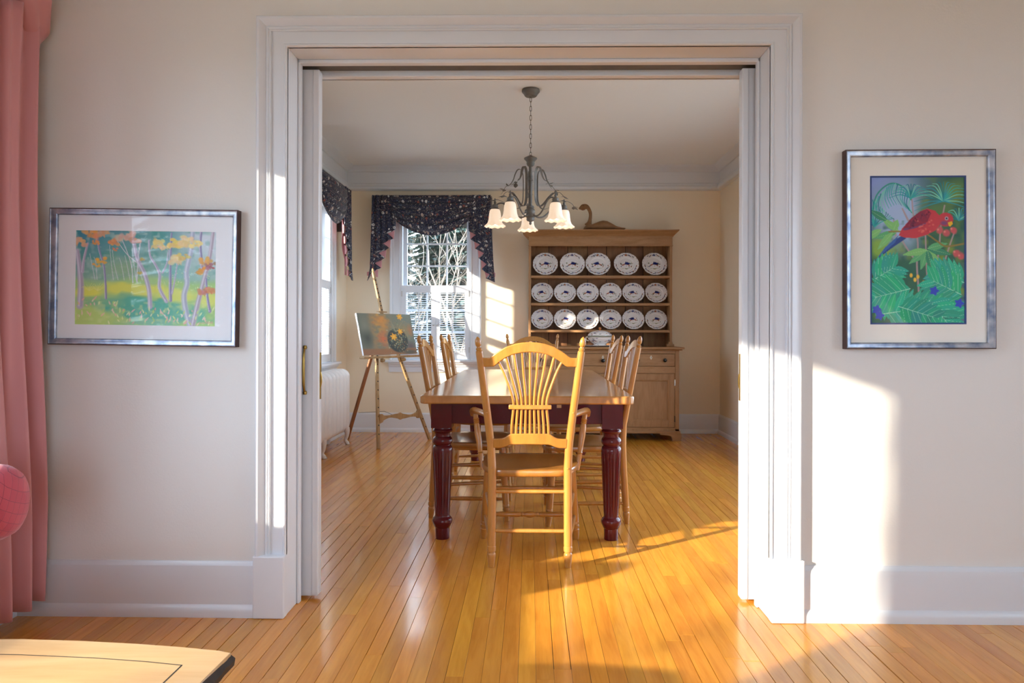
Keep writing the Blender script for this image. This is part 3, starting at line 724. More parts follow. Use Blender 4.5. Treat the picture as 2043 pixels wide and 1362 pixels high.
for i, (x0, x1) in enumerate(bays):
    d = hb('drawer', x0, x1, -.003, .30, .745, .865, bevel=.002)
    gr = MB(); gr.frame(x0 + .006, x1 - .006, .751, .859, [(0, 0), (0, .002), (.004, .002), (.004, 0)]); gr.build('bead', M['pine'], d, loc=(0, -.003, 0))
    cx = (x0 + x1)/2
    for kx in ((cx,) if i == 1 else (cx - .135, cx + .135)):
        k = MB(); k.lathe(knob_p, (0, 0, 0), 16); ko = k.build('knob', M['black'], d, loc=(kx, -.003, .797 if i == 1 else .803)); ko.rotation_euler = (math.pi/2, 0, 0)
    e = MB(); e.prism([(cx, .807), (cx + .012, .829), (cx, .851), (cx - .012, .829)], -.006, -.0025); e.build('escutcheon', M['bone'], d, smooth=False)
    e = MB(); e.prism([(cx - .002, .820), (cx + .002, .820), (cx + .003, .838), (cx - .003, .838)], -.0066, -.0055); e.build('keyhole', M['black'], d, smooth=False)
    # door with a sunk panel
    z0, z1 = .137, .669; st = .055
    dr = MB(); dr.box(x0, x0 + st, -.002, .02, z0, z1); dr.box(x1 - st, x1, -.002, .02, z0, z1); dr.box(x0 + st, x1 - st, -.002, .02, z1 - st - .008, z1); dr.box(x0 + st, x1 - st, -.002, .02, z0, z0 + st + .008)
    dd = dr.build('door', M['pinev'], hu, smooth=False, bevel=.002)
    hb('panel', x0 + st, x1 - st, .010, .016, z0 + st, z1 - st, 'pinev', 0, dd)
    mm = MB(); mm.frame(x0 + st + .014, x1 - st - .014, z0 + st + .022, z1 - st - .022, [(0, 0), (0, .002), (.007, .009), (.014, .010), (.014, 0)]); mm.build('panel_moulding', M['pinev'], dd, loc=(0, .010, 0), angle=25)
    if i != 1:
        s = 1 if i == 2 else -1; hxp = x1 + .003 if s > 0 else x0 - .003
        for z in (.22, .58): hb('hinge', hxp - .004, hxp + .004, -.006, .0, z - .03, z + .03, 'steel' if z > .5 else 'black', 0, dd)
# bracket feet
for s in (-1, 1):
    f = MB(); xo = s * (hw + .018)
    pts = [(xo, 0), (xo - s*.085, 0), (xo - s*.088, .030), (xo - s*.10, .050), (xo - s*.135, .056), (xo - s*.205, .062), (xo - s*.215, .078), (xo, .078)]
    f.prism(pts, -.014, .03); f.box(min(xo, xo - s*.05), max(xo, xo - s*.05), .03, .09, 0, .078)
    f.build('bracket_foot', M['pine'], hu, smooth=False, bevel=.003)
    hb('back_foot', min(s*hw, s*(hw - .06)), max(s*hw, s*(hw - .06)), .40, .46, 0, .085)
# rack
RX0, RX1 = -.020 - HC, 1.462 - HC; yr = .255
for x0, x1 in ((RX0, RX0 + .026), (RX1 - .026, RX1)):
    hb('rack_side', x0, x1, yr, .50, .933, 2.02, 'pinev')
for x in (RX0 - .012, RX1 - .052):
    f = MB(); f.prism([(x - .006, .933), (x + .07, .933), (x + .07, .955), (x + .055, .962), (x + .05, .985), (x + .014, .985), (x + .009, .962), (x - .006, .955)], yr - .02, yr + .05); f.build('rack_foot', M['pine'], hu, smooth=False, bevel=.003)
for z in (1.090, 1.368, 1.652):
    sh = hb('shelf', RX0 + .026, RX1 - .026, yr - .002, .475, z - .014, z + .012, bevel=.005)
    hb('plate_groove', RX0 + .03, RX1 - .03, yr + .075, yr + .082, z + .011, z + .0135, 'pineback', 0, sh)
nb = 7; bx = [RX0 + .02 + (RX1 - RX0 - .04) * t for t in (0, .135, .275, .42, .56, .70, .83, 1)]
for i in range(nb): hb('back_board', bx[i] + .0025, bx[i+1] - .0025, .476, .488, .933, 2.02, 'pineback', .002)
hb('back_gap', RX0 + .02, RX1 - .02, .489, .492, .933, 2.02, 'dark', 0)
hb('frieze', RX0, RX1, yr - .006, yr + .02, 1.972, 2.085, bevel=.003)
hb('frieze_bead', RX0 - .003, RX1 + .003, yr - .014, yr, 1.966, 1.978, bevel=.003)
hb('rack_roof', RX0, RX1, yr, .50, 2.02, 2.04)
co = MB(); CP = [(0, 2.062), (.008, 2.064), (.012, 2.074), (.018, 2.078), (.028, 2.090), (.044, 2.106), (.056, 2.118), (.060, 2.122), (.060, 2.132), (0, 2.132)]
rings_ = []
for (x, y, dx, dy) in ((RX0, .50, -1, 0), (RX0, yr, -1, -1), (RX1, yr, 1, -1), (RX1, .50, 1, 0)):
    rings_.append([(x + dx*o_, y + dy*o_, z) for o_, z in CP])
co.rings(rings_); co.build('cornice', M['pine'], hu, angle=25)
hb('cornice_top', RX0 - .055, RX1 + .055, yr - .055, .50, 2.126, 2.133)

# ------------------------------------------------------------------ painted faience
class Art:
    """small painter's canvas; x right, y down, both 0..1 with aspect a = w/h"""
    def __init__(s, w, h, bg, seed=1):
        s.w, s.h = w, h; s.a = np.zeros((h, w, 3)); s.a[:] = bg; s.rng = np.random.default_rng(seed)
        s.Y, s.X = np.mgrid[0:h, 0:w].astype(float); s.X = (s.X + .5) / w; s.Y = (s.Y + .5) / h; s.asp = w / h
    def noise(s, n, seed=0, ny=None):
        g = np.random.default_rng(seed).random((int(ny or n) + 2, int(n) + 2)); fx = s.X * n; fy = s.Y * (ny or n)
        ix = fx.astype(int); iy = fy.astype(int); tx = fx - ix; ty = fy - iy; tx = tx*tx*(3-2*tx); ty = ty*ty*(3-2*ty)
        return (g[iy, ix]*(1-tx) + g[iy, ix+1]*tx)*(1-ty) + (g[iy+1, ix]*(1-tx) + g[iy+1, ix+1]*tx)*ty
    def mix(s, m_, c):
        m_ = np.clip(m_, 0, 1)[..., None]; s.a = s.a*(1-m_) + np.array(c)*m_
    def wash(s, fn, c, al=1.0): s.mix(np.clip(fn(s.X, s.Y), 0, 1)*al, c)
    def blob(s, x, y, rx, ry, c, al=1.0, soft=.25, ang=0, rough=0.0):
        dx = (s.X - x)*s.asp; dy = s.Y - y; ca, sa = math.cos(ang), math.sin(ang)
        u = (dx*ca + dy*sa)/(rx*s.asp); v = (-dx*sa + dy*ca)/ry
        d = np.sqrt(u*u + v*v)
        if rough: d = d*(1 + rough*(s.noise(18, abs(int(x*999 + y*77))) - .5)*2)
        s.mix((1 - d)/soft*al if al >= 1 else np.clip((1 - d)/soft, 0, 1)*al, c)
    def stroke(s, pts, w0, w1, c, al=1.0, n=6, soft=.5):
        P = catmull([(p[0], p[1], 0) for p in pts], n) if len(pts) > 2 else [Vector((p[0], p[1], 0)) for p in pts]
        m_ = np.zeros_like(s.X)
        for i in range(len(P) - 1):
            a, b = P[i], P[i+1]; t0, t1 = i/(len(P)-1), (i+1)/(len(P)-1)
            pad = max(w0, w1)*1.6 + .01
            x0, x1 = min(a.x, b.x) - pad, max(a.x, b.x) + pad; y0, y1 = min(a.y, b.y) - pad*s.asp, max(a.y, b.y) + pad*s.asp
            i0, i1 = max(0, int(x0*s.w)), min(s.w, int(x1*s.w) + 2); j0, j1 = max(0, int(y0*s.h)), min(s.h, int(y1*s.h) + 2)
            if i0 >= i1 or j0 >= j1: continue
            X, Y = s.X[j0:j1, i0:i1]*s.asp, s.Y[j0:j1, i0:i1]
            dx, dy = (b.x - a.x)*s.asp, b.y - a.y; L = dx*dx + dy*dy + 1e-12
            t = np.clip(((X - a.x*s.asp)*dx + (Y - a.y)*dy)/L, 0, 1)
            d = np.hypot(X - a.x*s.asp - t*dx, Y - a.y - t*dy); w = (w0 + (w1 - w0)*(t0 + (t1 - t0)*t))*s.asp/2
            m_[j0:j1, i0:i1] = np.maximum(m_[j0:j1, i0:i1], np.clip((w - d)/(w*soft + 1e-9), 0, 1))
        s.mix(m_*al, c)
    def poly(s, pts, c, al=1.0):
        ins = np.zeros(s.X.shape, bool); n = len(pts)
        for i in range(n):
            (x0, y0), (x1, y1) = pts[i], pts[(i+1) % n]
            if y0 == y1: continue
            ins ^= ((s.Y > min(y0, y1)) & (s.Y <= max(y0, y1)) & (s.X < x0 + (s.Y - y0)*(x1 - x0)/(y1 - y0)))
        s.mix(ins*al, c)
    def leaf(s, x, y, ang, ln, wd, c, vein=None, al=1.0):
        """pointed leaf from its stalk (x,y)"""
        ca, sa = math.cos(ang), math.sin(ang); pts = []
        for k in range(13):
            t = k/12; pts.append((t*ln, wd*math.sin(math.pi*t**.8)))
        pts += [(p[0], -p[1]) for p in reversed(pts)]
        s.poly([(x + (p*ca - q*sa)/s.asp, y + p*sa + q*ca) for p, q in pts], c, al)
        if vein is not None: s.stroke([(x, y), (x + ln*.9*ca/s.asp, y + ln*.9*sa)], .006, .002, vein, .8)
    def sample(s, u, v):
        i = min(s.w - 1, max(0, int(u*s.w))); j = min(s.h - 1, max(0, int(v*s.h))); return s.a[j, i]
def tolin(a):
    a = np.clip(a, 0, 1); return np.where(a <= .04045, a/12.92, ((a + .055)/1.055)**2.4)
def set_paint(me, cols):
    at = me.color_attributes.new('paint', 'FLOAT_COLOR', 'POINT')
    c = np.ones((len(me.vertices), 4), dtype=np.float32); c[:, :3] = tolin(cols); at.data.foreach_set('color', c.ravel())
def canvas_mesh(name, art, w, h, gam=.78):
    nx, ny = art.w, art.h
    xs = np.linspace(-w/2, w/2, nx); zs = np.linspace(h/2, -h/2, ny)
    V = np.zeros((ny*nx, 3)); V[:, 0] = np.tile(xs, ny); V[:, 2] = np.repeat(zs, nx)
    i, j = np.meshgrid(np.arange(nx-1), np.arange(ny-1)); a = (j*nx + i).ravel()
    Fq = np.stack([a, a + nx, a + nx + 1, a + 1], 1)
    me = bpy.data.meshes.new(name); me.vertices.add(len(V)); me.vertices.foreach_set('co', V.ravel())
    me.loops.add(Fq.size); me.loops.foreach_set('vertex_index', Fq.ravel().astype(np.int32))
    me.polygons.add(len(Fq)); me.polygons.foreach_set('loop_start', np.arange(0, Fq.size, 4).astype(np.int32))
    me.update(calc_edges=True); set_paint(me, art.a.reshape(-1, 3) ** gam); return me

def plate_art(seed, big):
    r = random.Random(seed); A = Art(160, 160, (.90, .88, .87), seed)
    blue, rust, green, olive = (.14, .18, .42), (.62, .28, .12), (.18, .22, .15), (.38, .42, .14)
    # rim sprigs
    for q, (a0, n) in enumerate(((-90, 1), (30, 0), (150, 0), (90, 2))):
        for k in range(-5, 6):
            a = math.radians(a0 + k * 8 + r.uniform(-2, 2)); rr = .41 + r.uniform(-.02, .02)
            if q in (1, 2) and abs(k) > 3: continue
            x, y = .5 + rr*math.cos(a), .5 + rr*math.sin(a)
            A.leaf(x, y, a + math.pi/2 + r.uniform(-.6, .6), 0.07, .015, r.choice([green, green, blue, (.35, .3, .25)]))
        a = math.radians(a0); c = rust if q in (0,) and seed % 2 else blue
        A.blob(.5 + .41*math.cos(a), .5 + .41*math.sin(a), 0.055 if q == 0 else .03, .05 if q == 0 else .03, c, .85, .5)
        for sg in (-1, 1): A.blob(.5 + .41*math.cos(a + sg*.35), .5 + .41*math.sin(a + sg*.35), .03, .028, blue if c == rust else rust, .8, .5)
    for a in range(0, 360, 15): A.blob(.5 + .475*math.cos(math.radians(a)), .5 + .475*math.sin(math.radians(a)), .018, .012, (.45, .42, .45), .5, .5)
    # ground and creature with a blue wing
    A.stroke([(.32, .66), (.44, .665), (.56, .655), (.68, .66)], .012, .012, olive); A.poly([(.40, .66), (.60, .66), (.53, .70), (.47, .70)], olive, .8)
    f = 1 if seed % 3 else -1; X = lambda t: .5 + f*(t - .5)
    A.stroke([(X(.36), .52), (X(.44), .475), (X(.54), .475), (X(.62), .52)], .05, .06, rust); A.blob(X(.36), .515, .028, .022, rust, 1)
    A.stroke([(X(.42), .49), (X(.39), .58)], .016, .008, rust); A.stroke([(X(.60), .51), (X(.63), .60)], .020, .008, rust); A.stroke([(X(.52), .49), (X(.50), .585)], .012, .008, rust)
    A.poly([(X(.43), .48), (X(.48), .37), (X(.58), .39), (X(.70), .445), (X(.57), .50)], blue); A.stroke([(X(.62), .50), (X(.70), .47)], .012, .004, blue)
    for k in range(12 if big else 7):
        x, y = r.choice([r.uniform(.27, .36), r.uniform(.64, .73)]), r.uniform(.44, .64)
        A.leaf(x, y, r.uniform(-2.5, -.6), .075, .012, r.choice([green, olive, (.32, .28, .2)]))
    if big:
        A.blob(.30, .58, .03, .028, blue, .8, .5); A.blob(.70, .59, .03, .028, rust, .8, .5)
    return A
def plate_mesh(name, dia, art):
    R = dia / 2; nseg = 96
    prof = [(0, .010), (.20, .010), (.40, .010), (.55, .0105), (.60, .012), (.64, .018), (.68, .0195), (.76, .0215), (.86, .0240), (.94, .0265), (.985, .0285), (1.0, .0285), (.995, .026), (.94, .023), (.70, .015), (.62, .006), (.56, .003), (.54, 0), (.50, 0), (.48, .004), (0, .004)]
    mb = MB(); extra = []
    dense = []
    for (a, b) in zip(prof[:11], prof[1:12]):
        for k in range(4): dense.append((a[0] + (b[0]-a[0])*k/4, a[1] + (b[1]-a[1])*k/4, True))
    dense.append((*prof[11], True)); dense += [(p[0], p[1], False) for p in prof[12:]]
    rings = []; cols = []
    for (r, z, front) in dense:
        ring = []
        for j in range(nseg):
            a = 2*math.pi*j/nseg; sc_ = 1 + (.022*(abs(math.sin(a*6)) - .6))*min(1, max(0, (r - .72)/.2))
            x, y = r*R*sc_*math.cos(a), r*R*sc_*math.sin(a); ring.append((x, y, z*R/.115))
            cols.append(art.sample(.5 + .5*r*math.cos(a), .5 - .5*r*math.sin(a)) if front else np.array((.90, .88, .87)))
        rings.append(ring)
    mb.rings(rings, cap=False); me = mb.mesh(name, True, 50); me.materials.append(M['glaze'])
    set_paint(me, np.array(cols)); return me
pv_big = [plate_mesh('plate', .262, plate_art(s, True)) for s in (1, 2, 3)]
pv_small = [plate_mesh('plate', .231, plate_art(s, False)) for s in (4, 5, 6, 7)]
ORD = ['first', 'second', 'third', 'fourth', 'fifth', 'sixth']
rows = [(1.652, 'top', [.156, .440, .708, 1.005, 1.300], pv_big, .262, 23), (1.368, 'middle', [.1245 + .2386*i for i in range(6)], pv_small, .231, 25), (1.090, 'bottom', [.1245 + .2386*i for i in range(6)], pv_small, .231, 25)]
for (z, nm, xs_, meshes, dia, tilt) in rows:
    for i, x in enumerate(xs_):
        p = bpy.data.objects.new('plate', meshes[(i + len(nm)) % len(meshes)]); COL.objects.link(p)
        t = math.radians(tilt); zs_ = z + .0125
        yb = 7.0 + yr + .115 if False else 7.345          # lower rim on the shelf
        # plate axis (local +z) faces the room and up
        p.rotation_euler = (math.pi/2 - t, 0, 0)
        p.location = (x, yb + dia/2*math.sin(t), zs_ + dia/2*math.cos(t)*.985)
        tag(p, 'white scalloped plate with painted creature, %s from left on the %s hutch shelf' % (ORD[i], nm), 'plate', 'painted plates on the hutch')
# tureen on its platter
pl = MB(); pl.lathe([(.0, .002), (.09, .002), (.13, .008), (.175, .014), (.178, .012), (.13, .003), (.09, 0), (0, 0)], (0, 0, 0), 40)
po = pl.build('serving_platter', plain('glazed_white', (.72, .70, .69, 1), rough=.2, coat=.4), loc=(.700, 7.10, .9335)); po.scale = (1.05, .62, 1)
tag(po, 'oval white platter under the tureen on the hutch top', 'platter')
TA = Art(200, 100, (.90, .88, .87), 9); _rr = random.Random(5)
for k in range(46): TA.leaf(_rr.random(), _rr.uniform(.1, .9), _rr.uniform(0, 6.3), .10, .02, _rr.choice([(.25, .30, .22), (.20, .24, .48), (.6, .33, .2)]))
for k in range(4):
    cxk = .125 + .25*k
    TA.stroke([(cxk - .05, .55), (cxk, .42), (cxk + .06, .56)], .020, .02, (.66, .34, .18)); TA.poly([(cxk - .01, .45), (cxk + .02, .30), (cxk + .05, .45)], (.20, .24, .48)); TA.stroke([(cxk - .07, .72), (cxk + .07, .72)], .015, .015, (.45, .47, .2))
tu = thing('soup_tureen', 'white painted lidded tureen standing on the hutch top', 'tureen', (.703, 7.10, .944))
def lathe_paint(name, prof, sx, sy, green_z=None):
    n = 64; mb = MB(); rings = []; cols = []; zmin, zmax = min(p[1] for p in prof), max(p[1] for p in prof)
    for r, z in prof:
        rings.append([(r*sx*math.cos(2*math.pi*j/n)*(1 + .015*math.cos(2*math.pi*j/n*8)), r*sy*math.sin(2*math.pi*j/n), z) for j in range(n)])
        for j in range(n):
            c = TA.sample((j/n) % 1, 1 - (z - zmin)/(zmax - zmin))
            if green_z and abs(z - green_z) < .004: c = np.array((.35, .42, .28))
            cols.append(c)
    mb.rings(rings); me = mb.mesh(name); me.materials.append(M['glaze']); set_paint(me, np.array(cols))
    o = bpy.data.objects.new(name, me); COL.objects.link(o); o.parent = tu; return o
bprof = [(.05, 0), (.062, .0), (.064, .006), (.052, .012), (.058, .018)] + [(.058 + .052*math.sin(math.pi/2*t), .018 + .062*t) for t in [i/12 for i in range(1, 13)]] + [(.114, .083), (.118, .090), (.112, .092)]
lathe_paint('body', bprof, 1.08, .80, .088)
lprof = [(.117, .092), (.118, .096)] + [(.112*math.cos(math.pi/2*t*.93), .098 + .055*math.sin(math.pi/2*t*.93)) for t in [i/12 for i in range(13)]]
lathe_paint('lid', lprof, 1.08, .80, .098)
kb = MB(); kb.lathe([(.010, .150), (.007, .158), (.013, .168), (.014, .176), (.009, .184), (.001, .186)], (0, 0, 0), 14); kb.build('finial', plain('rust_glaze', (.45, .16, .05, 1), rough=.2), tu)
for s in (-1, 1):
    h = MB(); h.tube(catmull([(s*.112, 0, .05), (s*.135, 0, .055), (s*.142, 0, .075), (s*.130, 0, .088), (s*.115, 0, .082)], 5), .006, 8); h.build('handle', M['bone'], tu)

# ------------------------------------------------------------------ carved swan on the cornice
sw = thing('swan_decoy', 'carved brown wooden swan decoy on top of the hutch', 'decoy', (.765, 7.33, 2.1345))
mb = MB(); SC = .24/1010*1.0
gx = lambda q: (q - 640) * (.240/2043*240/240) if False else (q - 640) * .000617
gz = lambda q: (552 - q) * .000617
body = [(288, 545, 535), (300, 552, 500), (330, 552, 460), (380, 552, 430), (440, 552, 440), (500, 552, 415), (560, 552, 390), (620, 552, 376), (690, 552, 384), (760, 550, 420), (830, 553, 462), (880, 545, 482), (940, 536, 494), (985, 525, 500), (1000, 518, 506)]
rg = []
for (q, b_, t_) in body:
    zb, zt = gz(b_), gz(t_); zc, hz = (zb + zt)/2, max((zt - zb)/2, .002); wy = .058*math.sqrt(max(0, 1 - ((q - 600)/430)**2)) + .006
    rg.append([(gx(q), wy*math.cos(a)*(1 if math.sin(a) > 0 else 1), zc + hz*math.sin(a)) for a in [2*math.pi*k/20 for k in range(20)]])
mb.rings(rg)
nk = [((360, 470), 62), ((392, 420), 42), ((405, 360), 31), ((412, 300), 28), ((410, 250), 29), ((395, 205), 30), ((372, 165), 33), ((345, 140), 38), ((318, 140), 48), ((293, 150), 55), ((268, 160), 50), ((248, 165), 36), ((232, 170), 22), ((214, 176), 11)]
P = [(gx(p[0]), 0, gz(p[1])) for p, r in nk]
mb.tube(catmull(P, 4), [float(np.interp(i/4, range(len(nk)), [r*.000617 for p, r in nk])) for i in range((len(nk) - 1)*4 + 1)], 14, flat=(.85, 1), up=(0, 1, 0))
so = mb.build('carved_body', M['decoy'], sw); rm = so.modifiers.new('carve', 'REMESH'); rm.mode = 'VOXEL'; rm.voxel_size = .0045; rm.use_smooth_shade = True
sm = so.modifiers.new('soft', 'SMOOTH'); sm.iterations = 4; sm.factor = .5
ey = MB(); 
for s in (-1, 1): ey.lathe([(.0035, -.001), (.003, .001), (.001, .002)], (0, 0, 0), 8)
e0 = MB(); e0.lathe([(.004, 0), (.0035, .002), (.001, .003)], (0, 0, 0), 8); eo = e0.build('eye', M['black'], sw, loc=(gx(293), -.0295, gz(132))); eo.rotation_euler = (math.pi/2, 0, 0)

# ------------------------------------------------------------------ chandelier
cd_ = thing('chandelier', 'aged metal chandelier with five glowing frosted bell shades', 'chandelier', (-.001, 5.12, 0))
rs = M['rust']
c = MB(); c.lathe([(.064, 2.849), (.066, 2.842), (.066, 2.834), (.060, 2.826), (.052, 2.818), (.046, 2.806), (.040, 2.800), (.012, 2.797), (.008, 2.790)], (0, 0, 0), 32); c.build('canopy', rs, cd_)
zc_ = 2.796; k = 0; lp = None
while zc_ > 2.365:
    if lp is None:
        l = MB(); pts = []
        for i in range(20):
            a = 2*math.pi*i/20; pts.append((.0068*math.cos(a)*(1 if True else 0), 0, .0155*math.sin(a) + (.0042 if math.sin(a) > 0 else -.0042)))
        l.tube(pts, .0022, 6, closed=True, up=(0, 1, 0)); lp = l.build('chain_link', rs, cd_, loc=(0, 0, zc_ - .018))
    else:
        q = clone(lp, cd_, (0, 0, zc_ - .018)); q.rotation_euler = (0, 0, math.pi/2 * (k % 2))
    zc_ -= .0335; k += 1
c = MB(); c.lathe([(.006, 2.372), (.046, 2.352), (.049, 2.347), (.046, 2.341), (.036, 2.332), (.029, 2.322), (.030, 2.312), (.028, 2.302), (.020, 2.292), (.013, 2.288)], (0, 0, 0), 28); c.build('cup', rs, cd_)
c = MB(); c.lathe([(.012, 2.295), (.012, 2.225), (.016, 2.222), (.016, 2.214), (.013, 2.20), (.018, 2.192), (.018, 2.186), (.0125, 2.18), (.0125, 2.03), (.012, 1.99)], (0, 0, 0), 18); c.build('column', M['rust'], cd_)
c = MB(); c.lathe([(.014, 2.005), (.026, 2.0), (.028, 1.990), (.024, 1.984), (.030, 1.976), (.034, 1.965), (.034, 1.950), (.030, 1.944), (.036, 1.936), (.036, 1.922), (.028, 1.916), (.030, 1.904), (.026, 1.893), (.012, 1.888), (.008, 1.882), (.010, 1.874), (.007, 1.866), (.001, 1.863)], (0, 0, 0), 24); c.build('hub', rs, cd_)
M['shade'] = emit('frosted_lit_glass', (1.0, .70, .45, 1), 0.30, (.85, .80, .74, 1))
M['bulb'] = emit('lit_bulb', (1.0, .80, .55, 1), 5.0)
def arm_parts():
    a = MB(); a.tube(catmull([(.028, 0, 1.935), (.06, 0, 1.922), (.10, 0, 1.928), (.14, 0, 1.960), (.175, 0, 2.005), (.21, 0, 2.030), (.245, 0, 2.028), (.268, 0, 2.010)], 5), .0058, 8)
    rb = MB(); pts = catmull([(.285, 0, 2.052), (.25, 0, 2.058), (.20, 0, 2.035), (.15, 0, 2.000), (.11, 0, 1.985), (.080, 0, 1.995), (.060, 0, 2.035), (.055, 0, 2.10), (.055, 0, 2.20), (.060, 0, 2.245), (.078, 0, 2.272), (.100, 0, 2.268), (.118, 0, 2.235), (.130, 0, 2.200), (.150, 0, 2.170), (.172, 0, 2.155)], 5)
    R_ = []
    for i, p in enumerate(pts):
        w = .0105 if i < 60 else .0105 - (i - 60)*.0005
        t = (pts[min(i+1, len(pts)-1)] - pts[max(i-1, 0)]).normalized(); nrm = Vector((-t.z, 0, t.x))
        R_.append([p + Vector((0, sy*w, 0)) + nrm*sn*.0011 for sy, sn in ((-1, -1), (1, -1), (1, 1), (-1, 1))])
    rb.rings(R_)
    leaves = []
    def leaf(p, d, ln, wd):
        lf = MB(); leaves.append(lf)
        d = Vector(d).normalized(); s_ = d.cross(Vector((0, 0, 1))); s_ = s_.normalized() if s_.length > .1 else Vector((0, 1, 0)); n_ = s_.cross(d)
        prof = [(0, .15), (.2, .7), (.45, 1), (.7, .75), (.9, .3), (1, .05)]
        lf.rings([[Vector(p) + d*ln*t + s_*wd*w*q + n_*(.0008*e - .15*wd*w*abs(q)) for q, e in ((-1, 0), (0, 1), (1, 0), (0, -1))] for t, w in prof])
    tw = MB(); tw.tube(catmull([(.27, 0, 2.055), (.305, .004, 2.055), (.335, -.004, 2.038), (.352, 0, 2.02)], 5), .0018, 6)
    tw.tube(catmull([(.165, 0, 2.16), (.185, .006, 2.15), (.20, .002, 2.13)], 5), .0018, 6)
    for p, d, ln, wd in (((.350, 0, 2.022), (1, .2, -.6), .045, .016), ((.350, 0, 2.022), (.5, -.9, -.3), .040, .015), ((.350, 0, 2.022), (.4, .9, -.5), .040, .015), ((.198, 0, 2.132), (.6, .3, -1), .046, .016), ((.198, 0, 2.132), (.4, -1, -.2), .040, .015), ((.198, 0, 2.132), (1, .5, .2), .036, .014), ((.172, 0, 2.158), (.3, 1, .6), .026, .008)):
        leaf(p, d, ln, wd)
    ho = MB(); ho.lathe([(.001, 2.070), (.005, 2.066), (.006, 2.058), (.004, 2.052), (.007, 2.046), (.010, 2.038), (.008, 2.030), (.014, 2.024), (.022, 2.018), (.024, 2.008), (.022, 2.000), (.030, 1.994), (.033, 1.984), (.030, 1.982)], (.270, 0, 0), 20)
    sh = MB(); prof = [(.026, 1.990), (.033, 1.986), (.039, 1.975), (.043, 1.955), (.0455, 1.930), (.049, 1.905), (.056, 1.885), (.066, 1.872), (.075, 1.864), (.079, 1.860)]
    R_ = []
    for i, (r, z) in enumerate(prof + [(r - .0025, z + .001) for r, z in reversed(prof)]):
        q = []
        for j in range(48):
            a_ = 2*math.pi*j/48; f = max(0, (r - .045)/.034)
            rr_ = r*(1 + .03*f*math.cos(a_*10)); q.append((.270 + rr_*math.cos(a_), rr_*math.sin(a_), z + .004*f*math.cos(a_*10)))
        R_.append(q)
    sh.rings(R_, cap=False)
    bu = MB(); bu.lathe([(.010, 1.975), (.013, 1.955), (.020, 1.935), (.027, 1.915), (.028, 1.900), (.022, 1.884), (.010, 1.876), (.001, 1.874)], (.270, 0, 0), 18)
    return a, rb, tw, leaves, ho, sh, bu
am, rbm, twm, lfm, hom, shm, bum = arm_parts()
first = None
for i in range(5):
    rz = math.radians(-90 + 36 + 72*i + 4.5)
    if first is None:
        A_ = am.build('arm', rs, cd_); parts_ = [A_, rbm.build('scroll_ribbon', rs, A_, angle=60), twm.build('twig', rs, A_), *[q_.build('leaf', rs, A_, angle=60) for q_ in lfm], hom.build('shade_holder', rs, A_), shm.build('shade', M['shade'], A_, angle=70), bum.build('bulb', M['bulb'], A_)]
        A_.rotation_euler = (0, 0, rz); first = A_
    else:
        A_ = clone(first, cd_); A_.rotation_euler = (0, 0, rz)
        for p_ in parts_[1:]: clone(p_, A_)

# ------------------------------------------------------------------ easel and its canvas
EX = Vector((.556, .831, 0)).normalized(); EC = Vector((-1.2035, 6.742, 0)); ERZ = math.atan2(EX.y, EX.x); LEAN = .2645
es = thing('artist_easel', 'wooden artist easel with drilled legs holding the autumn painting', 'easel', EC, ERZ)
sl_y = lambda z: z * LEAN
def bar(name, a, b, w, d, mt, parent=es, holes_=0):
    a = Vector(a); b = Vector(b); t = (b - a).normalized(); s_ = Vector((1, 0, 0)); s_ = (s_ - t*s_.dot(t)).normalized(); n_ = t.cross(s_)
    mb = MB(); mb.rings([[p + s_*w/2*i + n_*d/2*j for i, j in ((-1, -1), (1, -1), (1, 1), (-1, 1))] for p in (a, b)])
    o = mb.build(name, M[mt], parent, smooth=False, bevel=.003)
    for k in range(holes_):
        p = a + (b - a)*(.12 + .76*k/(holes_ - 1))
        h = MB(); 
        nn = n_ if n_.y < 0 else -n_
        q = p + nn*(d/2 + .0004)
        h.rings([[q + s_*.007*math.cos(x) + t*.007*math.sin(x) + nn*e for x in [2*math.pi*j/10 for j in range(10)]] for e in (-.004, .0006)])
        h.build('peg_hole', M['dark'], o)
    return o
bar('front_leg', (-.350, 0, 0), (-.115, sl_y(1.05), 1.05), .032, .022, 'easel', holes_=11)
bar('front_leg', (.350, 0, 0), (.085, sl_y(1.05), 1.05), .032, .022, 'easel', holes_=11)
bar('mast', (0.035, sl_y(1.0) + .012, 1.0), (0.0, sl_y(1.67), 1.67), .030, .022, 'easel', holes_=13)
t_ = MB(); t_.turned((0, sl_y(1.668), 1.668), (0, sl_y(1.715), 1.715), [(0, .010), (.15, .013), (.25, .008), (.4, .012), (.7, .010), (.9, .004), (1, .001)], 10); t_.build('mast_finial', M['easel'], es)
bar('cross_bar', (-.16, sl_y(1.0) + .02, 1.0), (.13, sl_y(1.0) + .02, 1.0), .03, .02, 'easel')
bar('rear_leg', (-.02, sl_y(1.12) + .03, 1.12), (-.10, .70, .0), .034, .022, 'easelred')
tr = MB(); tr.box(-.385, .375, sl_y(.84) - .075, sl_y(.84) + .0, .825, .845); tr.build('tray', M['easel'], es, smooth=False, bevel=.006)
for x in (-.158, .126):
    k = MB(); k.tube([(x, sl_y(.80) - .04, .805), (x + .01, sl_y(.80) - .055, .805), (x + .03, sl_y(.80) - .06, .805)], [.016, .020, .014], 12); k.build('clamp_knob', M['easel'], es)
